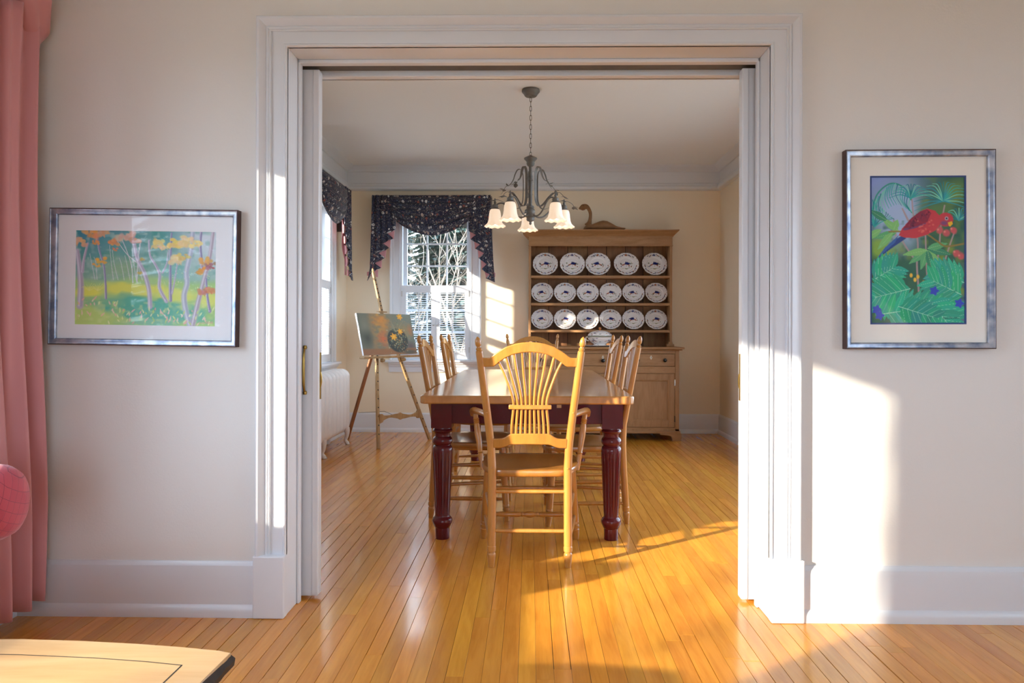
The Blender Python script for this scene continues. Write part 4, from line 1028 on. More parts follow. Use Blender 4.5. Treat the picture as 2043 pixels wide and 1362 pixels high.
# turned brace between the front legs
zb = .265; n = 44
def bz(t): return .020 + .012*math.cos(t*math.pi*4)*(.4 + .6*abs(2*t - 1)) + (.012 if t < .09 or t > .91 else 0) + .010*max(0, 1 - abs(t - .5)/.05)
b2 = MB(); R_ = []
for i in range(n + 1):
    t = i/n; x = -.288 + .556*t; h = bz(t); y = sl_y(zb) - .014; zc = zb + .010*math.sin(t*math.pi*2)
    R_.append([(x, y - .010, zc - h), (x, y - .010, zc + h), (x, y + .010, zc + h), (x, y + .010, zc - h)])
b2.rings(R_); b2.build('carved_brace', M['easel'], es, angle=25, bevel=.002)
ch2 = MB(); ch2.tube([(.0, sl_y(zb), zb - .02), (-.03, .25, .30), (-.09, .55, .27)], .0022, 5); ch2.build('stay_cord', M['rust'], es)
cl = MB(); cl.box(-.055, .055, sl_y(1.262) - .03, sl_y(1.262) + .005, 1.268, 1.280); cl.build('top_clamp', M['easel'], es, smooth=False)
# the canvas
EA = Art(170, 120, (.42, .42, .34), 21)
EA.wash(lambda X, Y: 1 - X/.30, (.36, .38, .33)); EA.wash(lambda X, Y: (X - .55)/.3, (.36, .42, .38), .8)
n1 = EA.noise(9, 3); n2 = EA.noise(22, 4); EA.mix((n1 - .35)*1.1*np.clip(1 - abs(EA.X - .40)/.25, 0, 1), (.86, .46, .16)); EA.mix((n2 - .4)*1.4*np.clip(1 - abs(EA.X - .36)/.2, 0, 1)*np.clip(1.2 - EA.Y, 0, 1), (.80, .55, .22))
EA.blob(.12, .60, .13, .28, (.17, .20, .18), .75, .9); EA.blob(.10, .30, .12, .25, (.46, .47, .40), .6, .9); EA.blob(.40, .62, .12, .22, (.82, .34, .18), .8, .9, rough=.3); EA.blob(.42, .20, .18, .2, (.85, .50, .16), .75, .9, rough=.4)
EA.blob(.80, .42, .22, .28, (.60, .47, .26), .7, .9, rough=.3); EA.blob(.94, .40, .07, .2, (.75, .38, .18), .6, .9); EA.blob(.90, .80, .12, .14, (.30, .22, .26), .7, .8)
EA.wash(lambda X, Y: (Y - .83)/.05, (.55, .33, .20), .85); EA.blob(.86, .95, .2, .08, (.22, .26, .24), .8, .7)
EA.blob(.665, .66, .205, .31, (.14, .18, .18), 1, .12); EA.blob(.66, .72, .16, .2, (.22, .26, .22), .6, .8)
_r2 = random.Random(8)
for k in range(170):
    x, y = _r2.gauss(.66, .09), _r2.gauss(.66, .13); EA.blob(x, y, _r2.uniform(.006, .016), _r2.uniform(.008, .022), _r2.choice([(.62, .60, .38), (.50, .56, .40), (.30, .36, .30), (.75, .72, .58), (.60, .36, .15)]), .75, .5)
for k in range(120):
    x, y = _r2.uniform(.25, .95), _r2.uniform(.05, .8); EA.blob(x, y, .008, .014, _r2.choice([(.30, .36, .18), (.78, .50, .2), (.66, .30, .2), (.55, .5, .3)]), .55, .6)
for k in range(26):
    x = _r2.uniform(.5, .85); EA.stroke([(.66, .45), (x, _r2.uniform(.12, .4))], .008, .003, _r2.choice([(.5, .52, .42), (.35, .4, .3), (.62, .58, .45)]), .7)
for (x, y, r_) in ((.78, .07, .06), (.74, .44, .055), (.60, .57, .065)):
    for a in range(6): EA.leaf(x, y, a*1.05 + .3, r_*1.5, r_*.42, (.93, .62, .14))
    EA.blob(x, y, .02, .028, (.95, .72, .25), 1, .5)
ev = thing('canvas_painting', 'autumn still life canvas with dark round vase, resting on the easel', 'painting', EC, ERZ)
cv = bpy.data.objects.new('painted_face', canvas_mesh('painted_face', EA, .725, .412)); COL.objects.link(cv); cv.data.materials.append(M['oil']); cv.parent = ev
zc = 1.057; th = math.atan(LEAN)
cv.location = (.005, sl_y(zc) - .0405, zc); cv.rotation_euler = (-th, 0, 0)
st_ = MB(); st_.box(-.3625, .3625, 0.0006, .020, -.206, .206); so_ = st_.build('stretcher_frame', M['matwhite'], ev, smooth=False); so_.location = cv.location; so_.rotation_euler = cv.rotation_euler

# ------------------------------------------------------------------ radiator
ra = thing('cast_iron_radiator', 'white cast iron column radiator under the side window', 'radiator', (-1.845, 6.0, 0))
SW_ = .118; ns = 13; pr = None
def rrect(hx_, z0, z1, r, n=6):
    pts = []
    for (cx, cz, a0) in ((hx_ - r, z1 - r, 0), (-hx_ + r, z1 - r, 90), (-hx_ + r, z0 + r, 180), (hx_ - r, z0 + r, 270)):
        for k in range(n + 1):
            a = math.radians(a0 + 90*k/n); pts.append((cx + r*math.cos(a), cz + r*math.sin(a)))
    return pts
for i in range(ns):
    y = -.76 + SW_*i + SW_/2
    if pr is None:
        q = MB(); R_ = []
        for t, ins in ((-.5, .024), (-.42, .010), (-.30, .002), (-.12, 0), (.12, 0), (.30, .002), (.42, .010), (.5, .024)):
            R_.append([(x, t*SW_, z) for x, z in rrect(.105 - ins, .115 + ins, .722 - ins, .075 - ins*.5)])
        q.rings(R_); pr = q.build('section', M['rad'], ra, angle=50, loc=(0, y, 0))
    else: clone(pr, ra, (0, y, 0))
fp = None
for y in (-.70, -.06, .70):
    for s in (-1, 1):
        if fp is None:
            f = MB(); f.tube(catmull([(0, 0, .16), (.006, 0, .12), (.004, 0, .08), (-.006, 0, .045), (.004, 0, .018), (.016, 0, .006)], 4), [.030, .030, .029, .028, .026, .024, .022, .020, .019, .018, .017, .016, .016, .017, .018, .019, .020, .021, .021, .020, .019], 10, flat=(1, 1.05)); f.lathe([(.018, 0), (.022, .003), (.020, .010)], (.012, 0, 0), 12)
            fp = f.build('foot', M['rad'], ra, loc=(s*.085, y, 0)); fp.rotation_euler = (0, 0, 0 if s > 0 else math.pi)
        else:
            o_ = clone(fp, ra, (s*.085, y, 0)); o_.rotation_euler = (0, 0, 0 if s > 0 else math.pi)

# ------------------------------------------------------------------ framed watercolours
def frame_mat():
    mt, nt, b = mat('silver_blue_frame'); tc = nt.nodes.new('ShaderNodeTexCoord'); mp = nt.nodes.new('ShaderNodeMapping'); mp.inputs['Scale'].default_value = (25, 25, 25)
    nz = nt.nodes.new('ShaderNodeTexNoise'); nz.inputs['Detail'].default_value = 8; nz.inputs['Scale'].default_value = 1
    rp = nt.nodes.new('ShaderNodeValToRGB'); rp.color_ramp.elements[0].color = (.20, .25, .36, 1); rp.color_ramp.elements[0].position = .35; rp.color_ramp.elements[1].color = (.55, .57, .62, 1); rp.color_ramp.elements[1].position = .68
    nt.links.new(tc.outputs['Object'], mp.inputs[0]); nt.links.new(mp.outputs[0], nz.inputs['Vector']); nt.links.new(nz.outputs['Fac'], rp.inputs[0]); nt.links.new(rp.outputs[0], b.inputs['Base Color'])
    setp(b, rough=.32, metal=.75); return mt
M['frame'] = frame_mat(); M['framedge'] = plain('dark_red_brown_frame_edge', (.09, .035, .03, 1), rough=.5, var=.7, scale=60)
def framed(name, label, cx, cz, w, h, pw, ph, art, tilt, matm, dz=0, line=None):
    o = thing(name, label, 'painting', (cx, YP0, cz)); o.rotation_euler = (0, tilt, 0)
    hw_, hh = w/2, h/2; fw = .024
    PF = [(-fw, .010), (-fw, .022), (-fw + .004, .026), (-.011, .030), (-.005, .0315), (-.003, .0335), (-.0028, .010)]
    f = MB(); f.frame(-hw_, hw_, -hh, hh, PF); f.build('frame', M['frame'], o, angle=35)
    f = MB(); f.frame(-hw_, hw_, -hh, hh, [(-.003, .002), (-.003, .0335), (-.001, .0345), (0, .033), (0, .002)]); f.build('frame_edge', M['framedge'], o, angle=25)
    MB().box(-hw_ + .003, hw_ - .003, -.009, -.002, -hh + .003, hh - .003).build('backing', M['dark'], o, smooth=False)
    mo = MB(); mo.frame(-pw/2, pw/2, dz - ph/2, dz + ph/2, [(0, .0125), (.0015, .0142), (min(hw_ - pw/2, hh - ph/2) , .0142), (min(hw_ - pw/2, hh - ph/2), .0125)])
    # mat as four borders out to the frame
    mo = MB(); a, b_ = hw_ - .01, hh - .01
    mo.box(-a, -pw/2, -.0142, -.012, -b_, b_); mo.box(pw/2, a, -.0142, -.012, -b_, b_); mo.box(-pw/2, pw/2, -.0142, -.012, dz + ph/2, b_); mo.box(-pw/2, pw/2, -.0142, -.012, -b_, dz - ph/2)
    mo.build('mat', matm, o, smooth=False)
    if line:
        ln_ = MB(); ln_.frame(-pw/2, pw/2, dz - ph/2, dz + ph/2, [(-.005, .012), (-.005, .0138), (.0012, .0146), (.0012, .012)]); ln_.build('mat_bevel', line, o, smooth=False)
    pc = bpy.data.objects.new('watercolour', canvas_mesh('watercolour', art, pw, ph, .55 if pw > ph else .72)); COL.objects.link(pc); pc.data.materials.append(M['paint']); pc.parent = o; pc.location = (0, -.0118, dz)
    MB().grid(lambda u, v: (-hw_ + .012 + (w - .024)*u, -.0185, -hh + .012 + (h - .024)*v), 1, 1).build('glazing', M['picglass'], o, smooth=False)
    return o
# -- woodland
WA = Art(300, 200, (.45, .66, .50), 31); rw = random.Random(12)
WA.wash(lambda X, Y: 1 - Y/.75, (.22, .50, .52)); WA.wash(lambda X, Y: (.55 - X)/.5*(1 - Y/.5), (.05, .33, .46), .9); WA.wash(lambda X, Y: (X - .66)/.2*(1 - Y/.6), (.78, .84, .90), .9)
nA = WA.noise(16, 5); nB = WA.noise(34, 6); WA.mix((nA - .55)*1.6*(WA.Y < .6), (.10, .45, .40)); WA.mix((nB - .6)*1.6*(WA.Y < .55), (.55, .75, .70))
WA.blob(.33, .40, .22, .16, (.40, .60, .35), .7, .8, rough=.3); WA.blob(.68, .45, .2, .18, (.35, .70, .66), .6, .8, rough=.3)
WA.wash(lambda X, Y: (Y - .48 - .03*np.sin(X*9))/.06, (.50, .74, .34))
WA.blob(.42, .62, .32, .09, (.82, .86, .22), .95, .5, rough=.3); WA.blob(.72, .68, .2, .08, (.80, .87, .28), .9, .5, rough=.3); WA.blob(.10, .66, .14, .06, (.88, .90, .20), .9, .5, rough=.3); WA.blob(.95, .72, .1, .1, (.80, .86, .30), .9, .5)
WA.blob(.42, .82, .34, .14, (.16, .58, .46), .95, .35, rough=.35); WA.blob(.72, .88, .3, .11, (.20, .60, .48), .9, .4, rough=.3); WA.blob(.20, .76, .16, .06, (.30, .64, .42), .8, .5, rough=.3)
WA.blob(.12, .94, .26, .18, (.62, .80, .30), .95, .5, rough=.4); WA.blob(.55, .97, .25, .06, (.35, .70, .55), .8, .6, rough=.3); WA.mix((nB - .55)*1.2*(WA.Y > .75), (.78, .88, .45))
lav, dark, pale = (.64, .60, .74), (.42, .40, .62), (.80, .80, .86)
for x in (.10, .13, .24, .26, .31, .35, .40, .43): WA.stroke([(x, .15 + rw.random()*.2), (x + .015, .35), (x + .02 + rw.random()*.03, .52)], .004, .006, pale, .8)
WA.stroke([(.33, .10), (.37, .24), (.40, .38), (.41, .55)], .006, .008, pale, .9); WA.stroke([(.29, .10), (.36, .24), (.43, .33)], .005, .008, pale, .9)
for pts, w0, w1, c_ in (([(.01, .22), (.03, .42), (.04, .60), (.035, .80)], .035, .055, lav), ([(.085, .14), (.06, .30), (.05, .44)], .016, .024, lav), ([(.15, .05), (.17, .22), (.20, .36), (.215, .55), (.22, .72)], .012, .018, dark),
        ([(.40, .02), (.42, .18), (.44, .30), (.49, .45), (.525, .62), (.535, .80)], .030, .036, lav), ([(.46, .12), (.445, .30), (.44, .54)], .006, .008, pale),
        ([(.52, .10), (.53, .26), (.57, .36), (.60, .46), (.60, .60), (.65, .74)], .012, .030, lav), ([(.66, .20), (.65, .34), (.62, .44)], .008, .014, lav), ([(.68, .02), (.675, .25), (.675, .50), (.68, .73)], .014, .026, dark), ([(.73, .28), (.71, .50), (.69, .66)], .008, .012, lav),
        ([(.83, .0), (.82, .20), (.79, .42), (.795, .55), (.775, .68), (.79, .84), (.82, .99)], .038, .046, (.60, .66, .78)), ([(.89, .0), (.885, .15), (.895, .30), (.90, .40)], .020, .024, dark), ([(.975, .0), (.955, .25), (.92, .48), (.88, .72), (.84, .99)], .026, .042, (.62, .56, .66)), ([(.93, .5), (.94, .68), (.96, .84)], .016, .024, dark)):
    WA.stroke(pts, w0*1.15, w1*1.2, c_, .95); WA.stroke([(p[0] + w0*.25, p[1]) for p in pts], w0*.35, w1*.4, tuple(q*.78 for q in c_), .6); WA.stroke([(p[0] - .006, p[1]) for p in pts], w0*.3, w1*.3, (.85, .87, .92), .6)
for (x, y, s_, c_) in ((.02, .12, .05, (.88, .62, .38)), (.10, .03, .055, (.86, .50, .22)), (.19, .03, .05, (.80, .52, .34)), (.14, .13, .03, (.88, .46, .14)), (.27, .12, .035, (.86, .46, .22)), (.28, .20, .02, (.82, .38, .20)), (.35, .05, .06, (.82, .62, .52)), (.42, .09, .04, (.80, .56, .44)), (.18, .32, .04, (.92, .60, .16)), (.15, .37, .025, (.92, .62, .2)),
        (.57, .14, .055, (.92, .80, .40)), (.62, .17, .04, (.90, .78, .50)), (.71, .12, .065, (.94, .74, .28)), (.78, .09, .06, (.95, .80, .42)), (.85, .13, .04, (.95, .80, .36)), (.70, .30, .06, (.92, .78, .48)), (.76, .27, .04, (.86, .68, .32)), (.47, .30, .02, (.68, .56, .2)), (.46, .44, .02, (.70, .60, .2)), (.93, .32, .05, (.84, .54, .20)), (.96, .36, .04, (.55, .28, .30)), (.88, .41, .045, (.82, .48, .14)), (.91, .64, .04, (.72, .34, .26)), (.96, .62, .04, (.80, .44, .24))):
    for a in range(9):
        cj = tuple(min(1, max(0, q + rw.uniform(-.08, .08))) for q in c_); WA.blob(x + rw.uniform(-1, 1)*s_*.9, y + rw.uniform(-.7, .7)*s_, s_*rw.uniform(.25, .5), s_*rw.uniform(.3, .6), cj, .85, .35, rough=.5)
    for a in range(5): WA.leaf(x + rw.uniform(-.6, .6)*s_, y, 1.57 + rw.uniform(-1.2, 1.2), s_*1.1, s_*.22, tuple(q*.92 for q in c_), al=.8)
for k in range(90):
    x = rw.random(); y = rw.uniform(.84, 1.0) if x > .3 else rw.uniform(.72, 1.0)
    WA.leaf(x, y, rw.uniform(-2.4, -.7), rw.uniform(.03, .07), .008, rw.choice([(.93, .60, .55), (.96, .78, .70), (.62, .80, .30), (.88, .92, .60), (.80, .88, .50), (.95, .70, .62)]), al=.8)
for x in (.10, .16): 
    for a in range(9): WA.stroke([(x, .64), (x + .03*math.cos(-2.9 + a*.33), .60 + .02*math.sin(a)), (x + .06*math.cos(-2.9 + a*.33), .61 - .05*math.sin(a*.33))], .006, .002, (.86, .90, .35), .8)
for k in range(40): WA.blob(rw.uniform(.55, .98), rw.uniform(.40, .60), .004, .006, (.95, .90, .60), .8, .6)
for k in range(9): WA.stroke([(.885 + k*.011, .97), (.89 + k*.011, .955 + rw.uniform(-.012, .012)), (.895 + k*.011, .968)], .004, .004, (.78, .45, .45), .8)
framed('framed_watercolour', 'woodland watercolour in a silver-blue frame beside the pink drape', -1.473, 1.290, .722, .520, .541, .360, WA, math.radians(.75), M['matwhite'], dz=-.002)
# -- red bird among tropical leaves
BA = Art(200, 310, (.12, .30, .22), 41); rb_ = random.Random(4)
BA.wash(lambda X, Y: (1 - Y/.34)*(1.25 - X*1.5), (.42, .52, .80)); BA.wash(lambda X, Y: (.5 - np.hypot((X - .35)/1, (Y - .27)*1.6))/.3*np.clip((.62 - X)/.2, 0, 1), (.60, .72, .92), .9)
nC = BA.noise(12, 7, 18); nD = BA.noise(26, 8, 40); BA.mix((nC - .5)*1.5*np.clip((BA.X - .4)/.2, 0, 1), (.38, .50, .16)); BA.mix((nD - .55)*1.5*(BA.Y > .3), (.06, .24, .22)); BA.mix((nC - .6)*1.5*(BA.Y > .4), (.42, .54, .14))
BA.blob(.12, .50, .20, .09, (.45, .66, .20), .9, .6, rough=.3); BA.blob(.72, .25, .25, .10, (.25, .42, .20), .8, .6, rough=.3); BA.blob(.85, .12, .2, .1, (.36, .50, .18), .8, .6, rough=.3); BA.blob(.5, .62, .3, .08, (.10, .30, .24), .8, .6)
teal, dteal, lt = (.12, .62, .58), (.05, .42, .46), (.35, .78, .66)
for (pts, n) in (([(.02, .24), (.08, .12), (.22, .05), (.36, .08), (.43, .16)], 15), ):
    BA.stroke(pts, .02, .02, (.10, .50, .42))
    for k in range(18):
        t = k/17; x = .05 + .37*t; y = .05 + .14*abs(t - .55)**1.5*2.2; BA.stroke([(x, y), (x - .03 + .02*t, y + .07), (x - .01 + .08*t, y + .14)], .016, .006, rb_.choice([teal, lt, dteal]))
for k in range(12): BA.stroke([(.03 + .02*k, .16 + .012*k), (.04 + .018*k, .22 + .006*k), (.02 + .014*k, .27 + .003*k)], .014, .005, rb_.choice([teal, dteal, lt]))
for (x, y, n, sp, ln) in ((.43, .15, 13, 2.6, .16), (.77, .17, 19, 3.6, .21), (.93, .30, 11, 2.8, .14), (.05, .34, 8, 2.2, .14)):
    for k in range(n):
        a = -math.pi/2 + sp*(k/(n - 1) - .5); BA.stroke([(x, y), (x + ln*.6*math.cos(a)*1.2, y + ln*.55*math.sin(a)), (x + ln*math.cos(a)*1.5, y + ln*.75*math.sin(a) + .03)], .020, .005, rb_.choice([teal, dteal, (.10, .52, .60), lt]))
stem = (.62, .50, .52)
for pts in ([(.44, .16), (.46, .30), (.5, .45), (.49, .60), (.51, .78)], [(.78, .20), (.74, .34), (.72, .5), (.68, .66), (.69, .78)], [(.34, .22), (.40, .30)], [(.58, .40), (.59, .60), (.61, .80)], [(.88, .38), (.78, .58), (.73, .78)], [(.32, .42), (.42, .52), (.48, .57)], [(.25, .30), (.27, .40)]): BA.stroke(pts, .020, .028, stem, .9)
G1, G2, G3 = (.26, .62, .36), (.40, .72, .36), (.14, .46, .32)
for (x, y, a, ln) in ((.30, .37, -2.5, .2), (.28, .38, 2.9, .22), (.25, .36, -1.2, .1), (.24, .38, 2.3, .22), (.60, .50, 2.5, .22), (.60, .50, 1.9, .2), (.60, .50, .9, .22), (.60, .49, .25, .24), (.60, .49, -.25, .2), (.60, .5, 2.95, .24), (.60, .50, 1.35, .2), (.18, .30, -2.6, .2), (.12, .36, 2.6, .2)):
    BA.leaf(x, y, a, ln*.72, .024, rb_.choice([G1, G2, G3]), (.60, .82, .50))
# branch, bird
BA.stroke([(.20, .375), (.40, .375), (.58, .39), (.70, .44), (.80, .475), (1.0, .455)], .020, .026, (.46, .38, .16)); BA.stroke([(.22, .370), (.42, .370), (.60, .386)], .008, .008, (.66, .58, .28), .8)
BA.poly([(.34, .40), (.26, .43), (.05, .57), (.10, .55), (.22, .49), (.38, .42)], (.10, .20, .46)); BA.poly([(.30, .40), (.16, .48), (.06, .565), (.26, .45)], (.14, .30, .62))
red, dred = (.74, .16, .20), (.46, .10, .18)
BA.poly([(.30, .40), (.34, .35), (.44, .28), (.52, .24), (.60, .22), (.68, .235), (.73, .27), (.73, .33), (.68, .37), (.60, .395), (.48, .42), (.36, .415)], red); BA.blob(.79, .295, .085, .050, red, 1, .12)
BA.poly([(.34, .36), (.42, .29), (.52, .24), (.60, .225), (.64, .25), (.60, .31), (.48, .345), (.38, .365)], dred); BA.stroke([(.36, .36), (.48, .345), (.58, .32)], .03, .015, (.32, .18, .36), .9)
for k in range(42):
    t = rb_.random(); BA.blob(.40 + .22*t, .335 - .09*t + rb_.uniform(-.02, .025), .012, .010, rb_.choice([(.26, .06, .14), (.62, .14, .2), (.35, .10, .2)]), .8, .5)
for k in range(30): BA.blob(rb_.uniform(.50, .70), rb_.uniform(.30, .38), .014, .008, rb_.choice([(.84, .28, .26), (.90, .42, .36), (.62, .10, .16)]), .6, .6)
BA.blob(.775, .318, .05, .020, (.30, .20, .42), .8, .6); BA.blob(.80, .287, .022, .015, (.62, .60, .70), 1, .3); BA.blob(.80, .287, .010, .007, (.05, .04, .06), 1, .3)
BA.poly([(.815, .315), (.855, .305), (.865, .325), (.835, .345), (.82, .335)], (.95, .70, .10))
for (x, y) in ((.73, .37), (.80, .385), (.87, .365), (.90, .52), (.95, .545), (.38, .805)): BA.blob(x, y, .045, .028, (.76, .26, .28), .95, .4, rough=.3); BA.blob(x - .02, y - .008, .015, .010, (.92, .50, .45), .8, .6)
for (x, y) in ((.50, .68), (.56, .72), (.61, .715), (.47, .70), (.66, .68), (.43, .67)): BA.blob(x, y, .020, .018, (.93, .70, .20), 1, .4)
def monstera(x, y, ang, ln, wd, c):
    BA.leaf(x, y, ang, ln, wd*.62, c)
    ca, sa = math.cos(ang), math.sin(ang)
    for k in range(7):
        t = .10 + .8*k/6
        for s_ in (-1, 1):
            px, py = x + ln*t*ca/BA.asp, y + ln*t*sa; a2 = ang + s_*(1.15 - .5*t); l2 = wd*(1.15 - .6*abs(t - .4))*1.25
            BA.leaf(px, py, a2, l2, .024, tuple(min(1, q*rb_.uniform(.86, 1.12)) for q in c), (.55, .88, .74))
    BA.stroke([(x, y), (x + ln*.95*ca/BA.asp, y + ln*.95*sa)], .010, .004, (.62, .90, .78), .9)
em = (.10, .62, .46)
for a_ in ((.04, .70, -.55, .16, .11, em), (.36, .72, 2.35, .20, .12, (.08, .58, .42)), (.42, .76, 2.9, .26, .13, em), (.98, .72, 3.5, .20, .11, (.12, .64, .50)), (.95, .80, 3.6, .22, .12, em), (.45, .82, .45, .34, .15, (.10, .60, .44)), (.14, .93, -.15, .36, .12, (.12, .64, .46)), (.62, .84, .9, .22, .12, em), (.30, .88, .3, .26, .10, (.08, .55, .42))): monstera(*a_)
for (x, y) in ((.07, .90), (.10, .94), (.93, .86), (.67, .775)): 
    for k in range(5): BA.leaf(x, y, k*1.25, .035, .012, (.12, .20, .72))
for k in range(10): BA.stroke([(.76 + k*.017, .965), (.768 + k*.017, .955 + rb_.uniform(-.006, .006)), (.776 + k*.017, .964)], .006, .005, (.05, .22, .22), .9)
framed('framed_watercolour', 'red bird watercolour in a silver-blue frame right of the doorway', 1.457, 1.399, .556, .745, .356, .556, BA, math.radians(-.25), M['matboard'], dz=-.001, line=M['navyline'])

# ------------------------------------------------------------------ pink drapery at the living-room window
dp = thing('pink_drape', 'long pink pleated drape with swagged top at the left edge', 'curtain', (XL, 2.34, 0))
def drape(u, v):
    y = -.27 + .53*u; z = .075 + 2.20*(1 - v)
    sq = 1 - .10*math.sin(math.pi*min(1, v*1.2))
    ph = u*5.2*2*math.pi
    x = .115 + .042*math.sin(ph + .5*math.sin(v*4)) * (.6 + .5*v) + .012*math.sin(ph*2.3 + 1 + v*2)
    return (x, y*sq - .01*math.sin(v*6)*u + .02*v, z - .010*math.sin(ph)*(v > .97))
MB().grid(drape, 150, 40).build('panel', M['pinkdrape'], dp, solid=.002, angle=80)
def swagtop(u, v):
    y = -.95 + 1.235*u; base = 2.14 + min(.20, 1.3*(1 - u))
    z = base + .22*v + .012*math.sin(v*9 + u*3)
    x = .05 + .165*math.sin(math.pi*(.12 + .78*v)) * (1 - max(0, u - .93)*6) + .010*math.sin(v*22 + u*6)
    return (x, y + .02*math.sin(v*5), z)
MB().grid(swagtop, 60, 30).build('swag', M['pinkdrape'], dp, solid=.003, angle=80)
rd = MB(); rd.tube([(.07, -2.1, 2.36), (.07, .25, 2.36)], .016, 12); rd.build('rod', M['brass'], dp)
d2 = thing('pink_drape', 'matching pink pleated drape on the near side of the same window', 'curtain', (XL, -.06, 0))
MB().grid(drape, 110, 30).build('panel', M['pinkdrape'], d2, solid=.002, angle=80)

# ------------------------------------------------------------------ quilted pink armchair (only its shoulder shows)
def quilt_mat():
    mt, nt, b = mat('quilted_rose_fabric'); N = nt.nodes; Lk = nt.links
    tc = N.new('ShaderNodeTexCoord'); mp = N.new('ShaderNodeMapping'); mp.inputs['Rotation'].default_value = (math.radians(20), math.radians(45), 0); mp.inputs['Scale'].default_value = (46, 46, 46)
    Lk.new(tc.outputs['Object'], mp.inputs[0])
    ck = N.new('ShaderNodeTexBrick'); ck.inputs['Color1'].default_value = (.40, .036, .06, 1); ck.inputs['Color2'].default_value = (.46, .055, .075, 1); ck.inputs['Mortar'].default_value = (.26, .02, .045, 1)
    ck.offset = 0; ck.inputs['Scale'].default_value = 1.0; ck.inputs['Mortar Size'].default_value = .03; ck.inputs['Brick Width'].default_value = 1.0; ck.inputs['Row Height'].default_value = 1.0
    Lk.new(mp.outputs[0], ck.inputs['Vector']); Lk.new(ck.outputs['Color'], b.inputs['Base Color']); setp(b, rough=.8, sheen=.3)
    bp = N.new('ShaderNodeBump'); bp.invert = True; bp.inputs['Distance'].default_value = .004; bp.inputs['Strength'].default_value = .6; Lk.new(ck.outputs['Fac'], bp.inputs['Height']); Lk.new(bp.outputs[0], b.inputs['Normal'])
    return mt
M['quilt'] = quilt_mat()
ac = thing('slipper_chair', 'quilted rose pink chair with rolled back, cut off by the left edge', 'chair', (-1.70, 1.75, 0))
def cushion(name, x0, x1, y0, y1, z0, z1, r):
    mb = MB().box(x0, x1, y0, y1, z0, z1); o = mb.build(name, M['quilt'], ac, bevel=0); md = o.modifiers.new('soft', 'BEVEL'); md.width = r; md.segments = 6; o.data.shade_smooth(); return o
# rolled back cushion; its rounded end is what shows
a_ = MB(); R_ = []
for t, k in ((0, .30), (.012, .62), (.04, .85), (.09, .97), (.15, 1), (.85, 1), (.91, .97), (.96, .85), (.988, .62), (1, .30)):
    R_.append([(-.245 + .500*t, .21 + .088*k*math.cos(q), .602 + .108*k*math.sin(q)) for q in [2*math.pi*j/28 for j in range(28)]])
a_.rings(R_); a_.build('back_roll', M['quilt'], ac, angle=60)
cushion('back_panel', -.235, .085, .15, .27, .16, .56, .03)
cushion('seat_base', -.235, .10, -.29, .16, .16, .32, .03); cushion('seat_cushion', -.235, .12, -.29, .13, .32, .44, .05)
for sx in (-.19, .06):
    for sy in (-.24, .22): MB().lathe([(.016, 0), (.024, .165)], (sx, sy, 0), 12).build('foot', M['easelred'], ac)

# ------------------------------------------------------------------ coffee table in the foreground
ct = thing('coffee_table', 'pale wood coffee table corner with dark edge in the foreground', 'table', (0, 0, 0))
zt = .40; kc = 1.078
outl = [(x*kc, y*kc) for x, y in [(-.596, .55), (-.597, 1.25), (-.592, 1.384), (-.62, 1.394), (-.70, 1.408), (-.80, 1.421), (-.92, 1.432), (-1.05, 1.438), (-1.16, 1.434), (-1.25, 1.41), (-1.28, 1.36), (-1.28, .55)]]
tpm = MB(); tpm.prism(outl, zt - .028, zt, 'xy'); tpm.build('table_top', M['coffee'], ct, angle=30, bevel=.002)
ed = MB(); n = 40; R_ = []; rr2 = random.Random(2)
for i in range(n + 1):
    y = (.55 + (1.386 - .55)*i/n)*kc; w = .010 + .006*rr2.random(); xe_ = -.597*kc; R_.append([(xe_, y, zt - .002), (xe_ + w, y, zt - .012 - .004*rr2.random()), (xe_ + w*.8, y, zt - .028), (xe_ - .003, y, zt - .031)])
ed.rings(R_); ed.build('live_edge', M['bark'], ct, angle=50)
inl = MB(); pth = [(x*kc, y*kc) for x, y in [(-.664, .60), (-.664, 1.330), (-.74, 1.343), (-.85, 1.356), (-1.0, 1.366), (-1.13, 1.368), (-1.22, 1.34)]]
for a, b_ in zip(pth[:-1], pth[1:]):
    d = Vector((b_[0]-a[0], b_[1]-a[1], 0)).normalized(); nn = Vector((-d.y, d.x, 0))*.0014; e = d*.001
    inl.add([(a[0]-nn.x-e.x, a[1]-nn.y-e.y, zt + .0004), (b_[0]-nn.x+e.x, b_[1]-nn.y+e.y, zt + .0004), (b_[0]+nn.x+e.x, b_[1]+nn.y+e.y, zt + .0004), (a[0]+nn.x-e.x, a[1]+nn.y-e.y, zt + .0004)], [(0, 1, 2, 3)])
inl.build('inlay_line', M['dark'], ct, smooth=False)
MB().box(-1.30, -.80, .72, 1.38, zt - .075, zt - .028).build('apron', M['coffee'], ct, smooth=False, bevel=.003)
for lx in (-1.27, -.83):
    for ly in (.75, 1.35): MB().lathe([(.018, 0), (.024, .05), (.020, .20), (.028, .32), (.028, zt - .028)], (lx, ly, 0), 14).build('leg', M['coffee'], ct)

